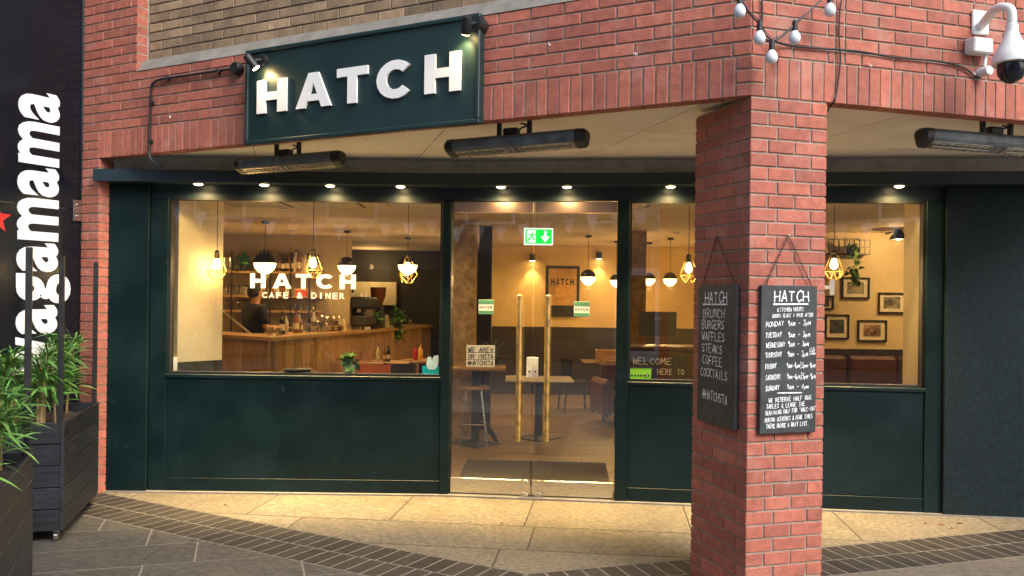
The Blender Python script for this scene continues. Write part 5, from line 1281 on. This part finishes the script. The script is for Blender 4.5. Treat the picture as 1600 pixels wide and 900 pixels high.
fit_text("logo", "acer", M("logo_grey", (.45, .45, .43), .4), t, -.045, .045, .325, .352, -.0015, bold=.01, extrude=.0007)
p = at(994, 460, 11.4); struct("plaster_pier", MB().box(p.x - .12, p.x + .13, 11.4, 11.7, 0, ZC - .001), ROUGHP)
# ------------------------------------------------------------------ pictures and wall lamps seen through the right-hand window
for i, (x0, y0, x1, y1, col, lab) in enumerate(((1316, 433, 1359, 467, (.18, .17, .13), "framed street photograph nearest the trailing ivy"), (1373, 457, 1416, 490, (.22, .2, .17), "framed photograph set apart to the right of the others"), (1290, 491, 1327, 530, (.05, .06, .07), "framed dark landscape print in the lower row"), (1341, 500, 1386, 534, (.26, .16, .13), "framed red-toned print in the lower row"), (1270, 462, 1303, 484, (.14, .13, .11), "framed print half hidden behind the pillar"))):
    a, b = at(x0, y0, 11.17), at(x1, y1, 11.17); wq, hq = b.x - a.x, a.z - b.z
    t = thing("picture_frame", lab, "picture", ((a.x + b.x)/2, 11.2, (a.z + b.z)/2), 0, "framed pictures on the cream wall"); bw = .02
    MB().box(-wq/2, wq/2, -.03, -.001, -hq/2, -hq/2 + bw).box(-wq/2, wq/2, -.03, -.001, hq/2 - bw, hq/2).box(-wq/2, -wq/2 + bw, -.03, -.001, -hq/2 + bw, hq/2 - bw).box(wq/2 - bw, wq/2, -.03, -.001, -hq/2 + bw, hq/2 - bw).build("frame", BLACK, t)
    MB().box(-wq/2 + bw, wq/2 - bw, -.012, -.0015, -hq/2 + bw, hq/2 - bw).build("mount", M("mount", (.72, .66, .52), .7), t)
    MB().box(-wq*.30, wq*.30, -.0145, -.0125, -hq*.27, hq*.29).build("print", M("print", col, .5, var=.9, scale=9), t)
def goose(px, py, lab, lit):
    p = at(px, py, 10.6); t = thing("wall_lamp", lab, "wall lamp", p, 0, "swan-neck lamps on the cream wall")
    MB().tube([(.10, 11.195 - p.y, .05), (.10, .45, .05), (.06, .2, .10), (.0, .08, .12), (0, 0, .10), (0, 0, .05)], .01, 8).build("arm", BLACK, t, smooth=True)
    MB().lathe([(.025, .06), (.035, .05), (.06, .01), (.11, -.06), (.115, -.065)], 18).build("shade", BLACK, t, smooth=True)
    MB().lathe([(.0, -.075), (.03, -.06), (.035, -.035), (.015, .0), (0, .0)], 12).build("bulb", BULB if lit else FROST, t, smooth=True)
    if lit: lamp("lamp", 'POINT', 14, WARM, t, (0, 0, -.11), .03)
goose(1397, 338, "unlit black swan-neck lamp high on the cream wall", False); goose(1404, 366, "lit swan-neck lamp on the cream wall", True)
a = at(1292, 375, 11.1); b = at(1356, 398, 11.1)
t = thing("wire_shelf", "dark wire shelf on the cream wall", "shelf", (a.x, 11.19, b.z)); ww, hh = b.x - a.x, a.z - b.z
m = MB()
for i in range(9): m.box(ww*i/8 - .004, ww*i/8 + .004, -.16, -.15, 0, hh)
for i in range(3): m.box(0, ww, -.165, -.158, hh*i/2 - .004, hh*i/2 + .004)
m.build("grid", BLACK, t); MB().box(0, ww, -.15, -.001, -.005, .008).build("shelf", BLACK, t)
rnd = random.Random(8); p = at(1332, 400, 11.0)
t = thing("trailing_ivy", "dark ivy trailing from the wire shelf", "plant", (p.x, 11.06, b.z + .009)); MB().lathe([(.05, 0), (.065, .1), (0, .1)], 12).build("pot", POTB, t); iv = leaf_mesh(.075, .05, .4)
for k in range(60):
    z = rnd.uniform(-.42, .12); o = link("leaf", iv, None, t, (rnd.uniform(-.06, .06), -.12 + rnd.uniform(-.03, .02), z)); o.rotation_euler = (rnd.uniform(-1, 1), rnd.uniform(-1, 1), rnd.uniform(0, 6)); 
MB().tube([(0, 0, .1), (.0, -.11, .12), (.01, -.125, -.1), (-.01, -.12, -.42)], .004, 5).build("stem", LEAF, t)
t = thing("banquette", "dark red upholstered banquette below the pictures", "bench", (4.6, 10.85, 0))
RUST = M("oxblood_leather", (.075, .026, .018), .45, var=.15, scale=6)
MB().bbox(-.95, 1.6, -.33, .12, .06, .46, .03).build("seat", RUST, t)
for i in range(4): MB().bbox(-.95 + i*.64, -.95 + i*.64 + .63, .13, .32, .40, .98, .04).build("back_cushion", RUST, t)
MB().box(-.93, 1.58, -.28, .3, 0, .06).build("plinth", BLACK, t)
# ------------------------------------------------------------------ the street behind the camera, seen only as reflections
ob = thing("facing_building", "brick building across the street with white shop doors", "building", (0, -9.0, 0), 0)
OBW = M("facing_render", (.20, .17, .15), .85, var=.2, scale=2); DG = M("facing_glass", (.012, .014, .018), .1); WF = M("white_frame", (.62, .62, .6), .5)
MB().box(-14, 14, -1.0, 0, 0, 7.4).build("wall", OBW, ob)
for i in range(7):
    x0 = -12.3 + i*3.6
    for z0, z1 in ((3.7, 5.2),):
        f = MB().box(x0, x0 + 1.4, .001, .06, z0, z1).build("window", WF, ob); MB().box(x0 + .08, x0 + 1.32, .061, .07, z0 + .08, z1 - .08).build("pane", DG, f)
for x0, x1 in ((-11, -6), (-5, -1.6), (2.6, 7), (8, 12)):
    f = MB().box(x0, x1, .001, .06, .0, 2.9).build("shop_window", M("facing_paint", (.05, .05, .05), .5), ob); MB().box(x0 + .1, x1 - .1, .061, .07, .5, 2.4).build("pane", DG, f)
for x0 in (-.9, .55):
    f = MB().box(x0, x0 + 1.25, .001, .08, 0, 2.5).build("door", WF, ob); MB().box(x0 + .18, x0 + 1.07, .081, .09, .3, 2.3).build("pane", DG, f)
MB().box(-14.2, 14.2, -1.2, .15, 7.401, 7.7).build("parapet", CONC, ob)
def bunting(x0, x1, y, z, seed, lab):
    rnd = random.Random(seed); t = thing("bunting", lab, "bunting", (x0, y, z)); L = x1 - x0; n = 15
    f = lambda u: Vector((L*u, 0, -.35*4*u*(1-u)))
    MB().tube([f(i/24) for i in range(25)], .006, 5).build("cord", WF, t)
    cols = [M("flag_blue", (.3, .36, .6), .8), M("flag_white", (.85, .85, .83), .8), M("flag_red", (.65, .3, .28), .8)]
    for c_ in cols:
        b_ = c_.node_tree.nodes['Principled BSDF']; tl_ = c_.node_tree.nodes.new('ShaderNodeBsdfTranslucent'); tl_.inputs[0].default_value = (.8, .8, .82, 1); mx_ = c_.node_tree.nodes.new('ShaderNodeMixShader')
        c_.node_tree.links.new(b_.outputs[0], mx_.inputs[1]); c_.node_tree.links.new(tl_.outputs[0], mx_.inputs[2]); c_.node_tree.links.new(mx_.outputs[0], c_.node_tree.nodes['Material Output'].inputs[0])
    for i in range(n):
        p = f((i + .5)/n); MB().prism([(-.13, 0), (.13, 0), (0, -.34)], -.003, .003).build("flag", cols[i % 3], t, p)
    for i in range(26): MB().lathe([(0, -.03), (.028, 0), (0, .03)], 8, f((i + .5)/26) + Vector((0, .02, .05))).build("bulb", FROST, t)
for x0, x1, y, z, s in ((-7, 0, -2.8, 3.45, 1), (0, 7, -2.8, 3.45, 2)): bunting(x0, x1, y, z, s, "pennant bunting and bulbs strung high along the street behind, %s half" % ("west" if s == 1 else "east"))
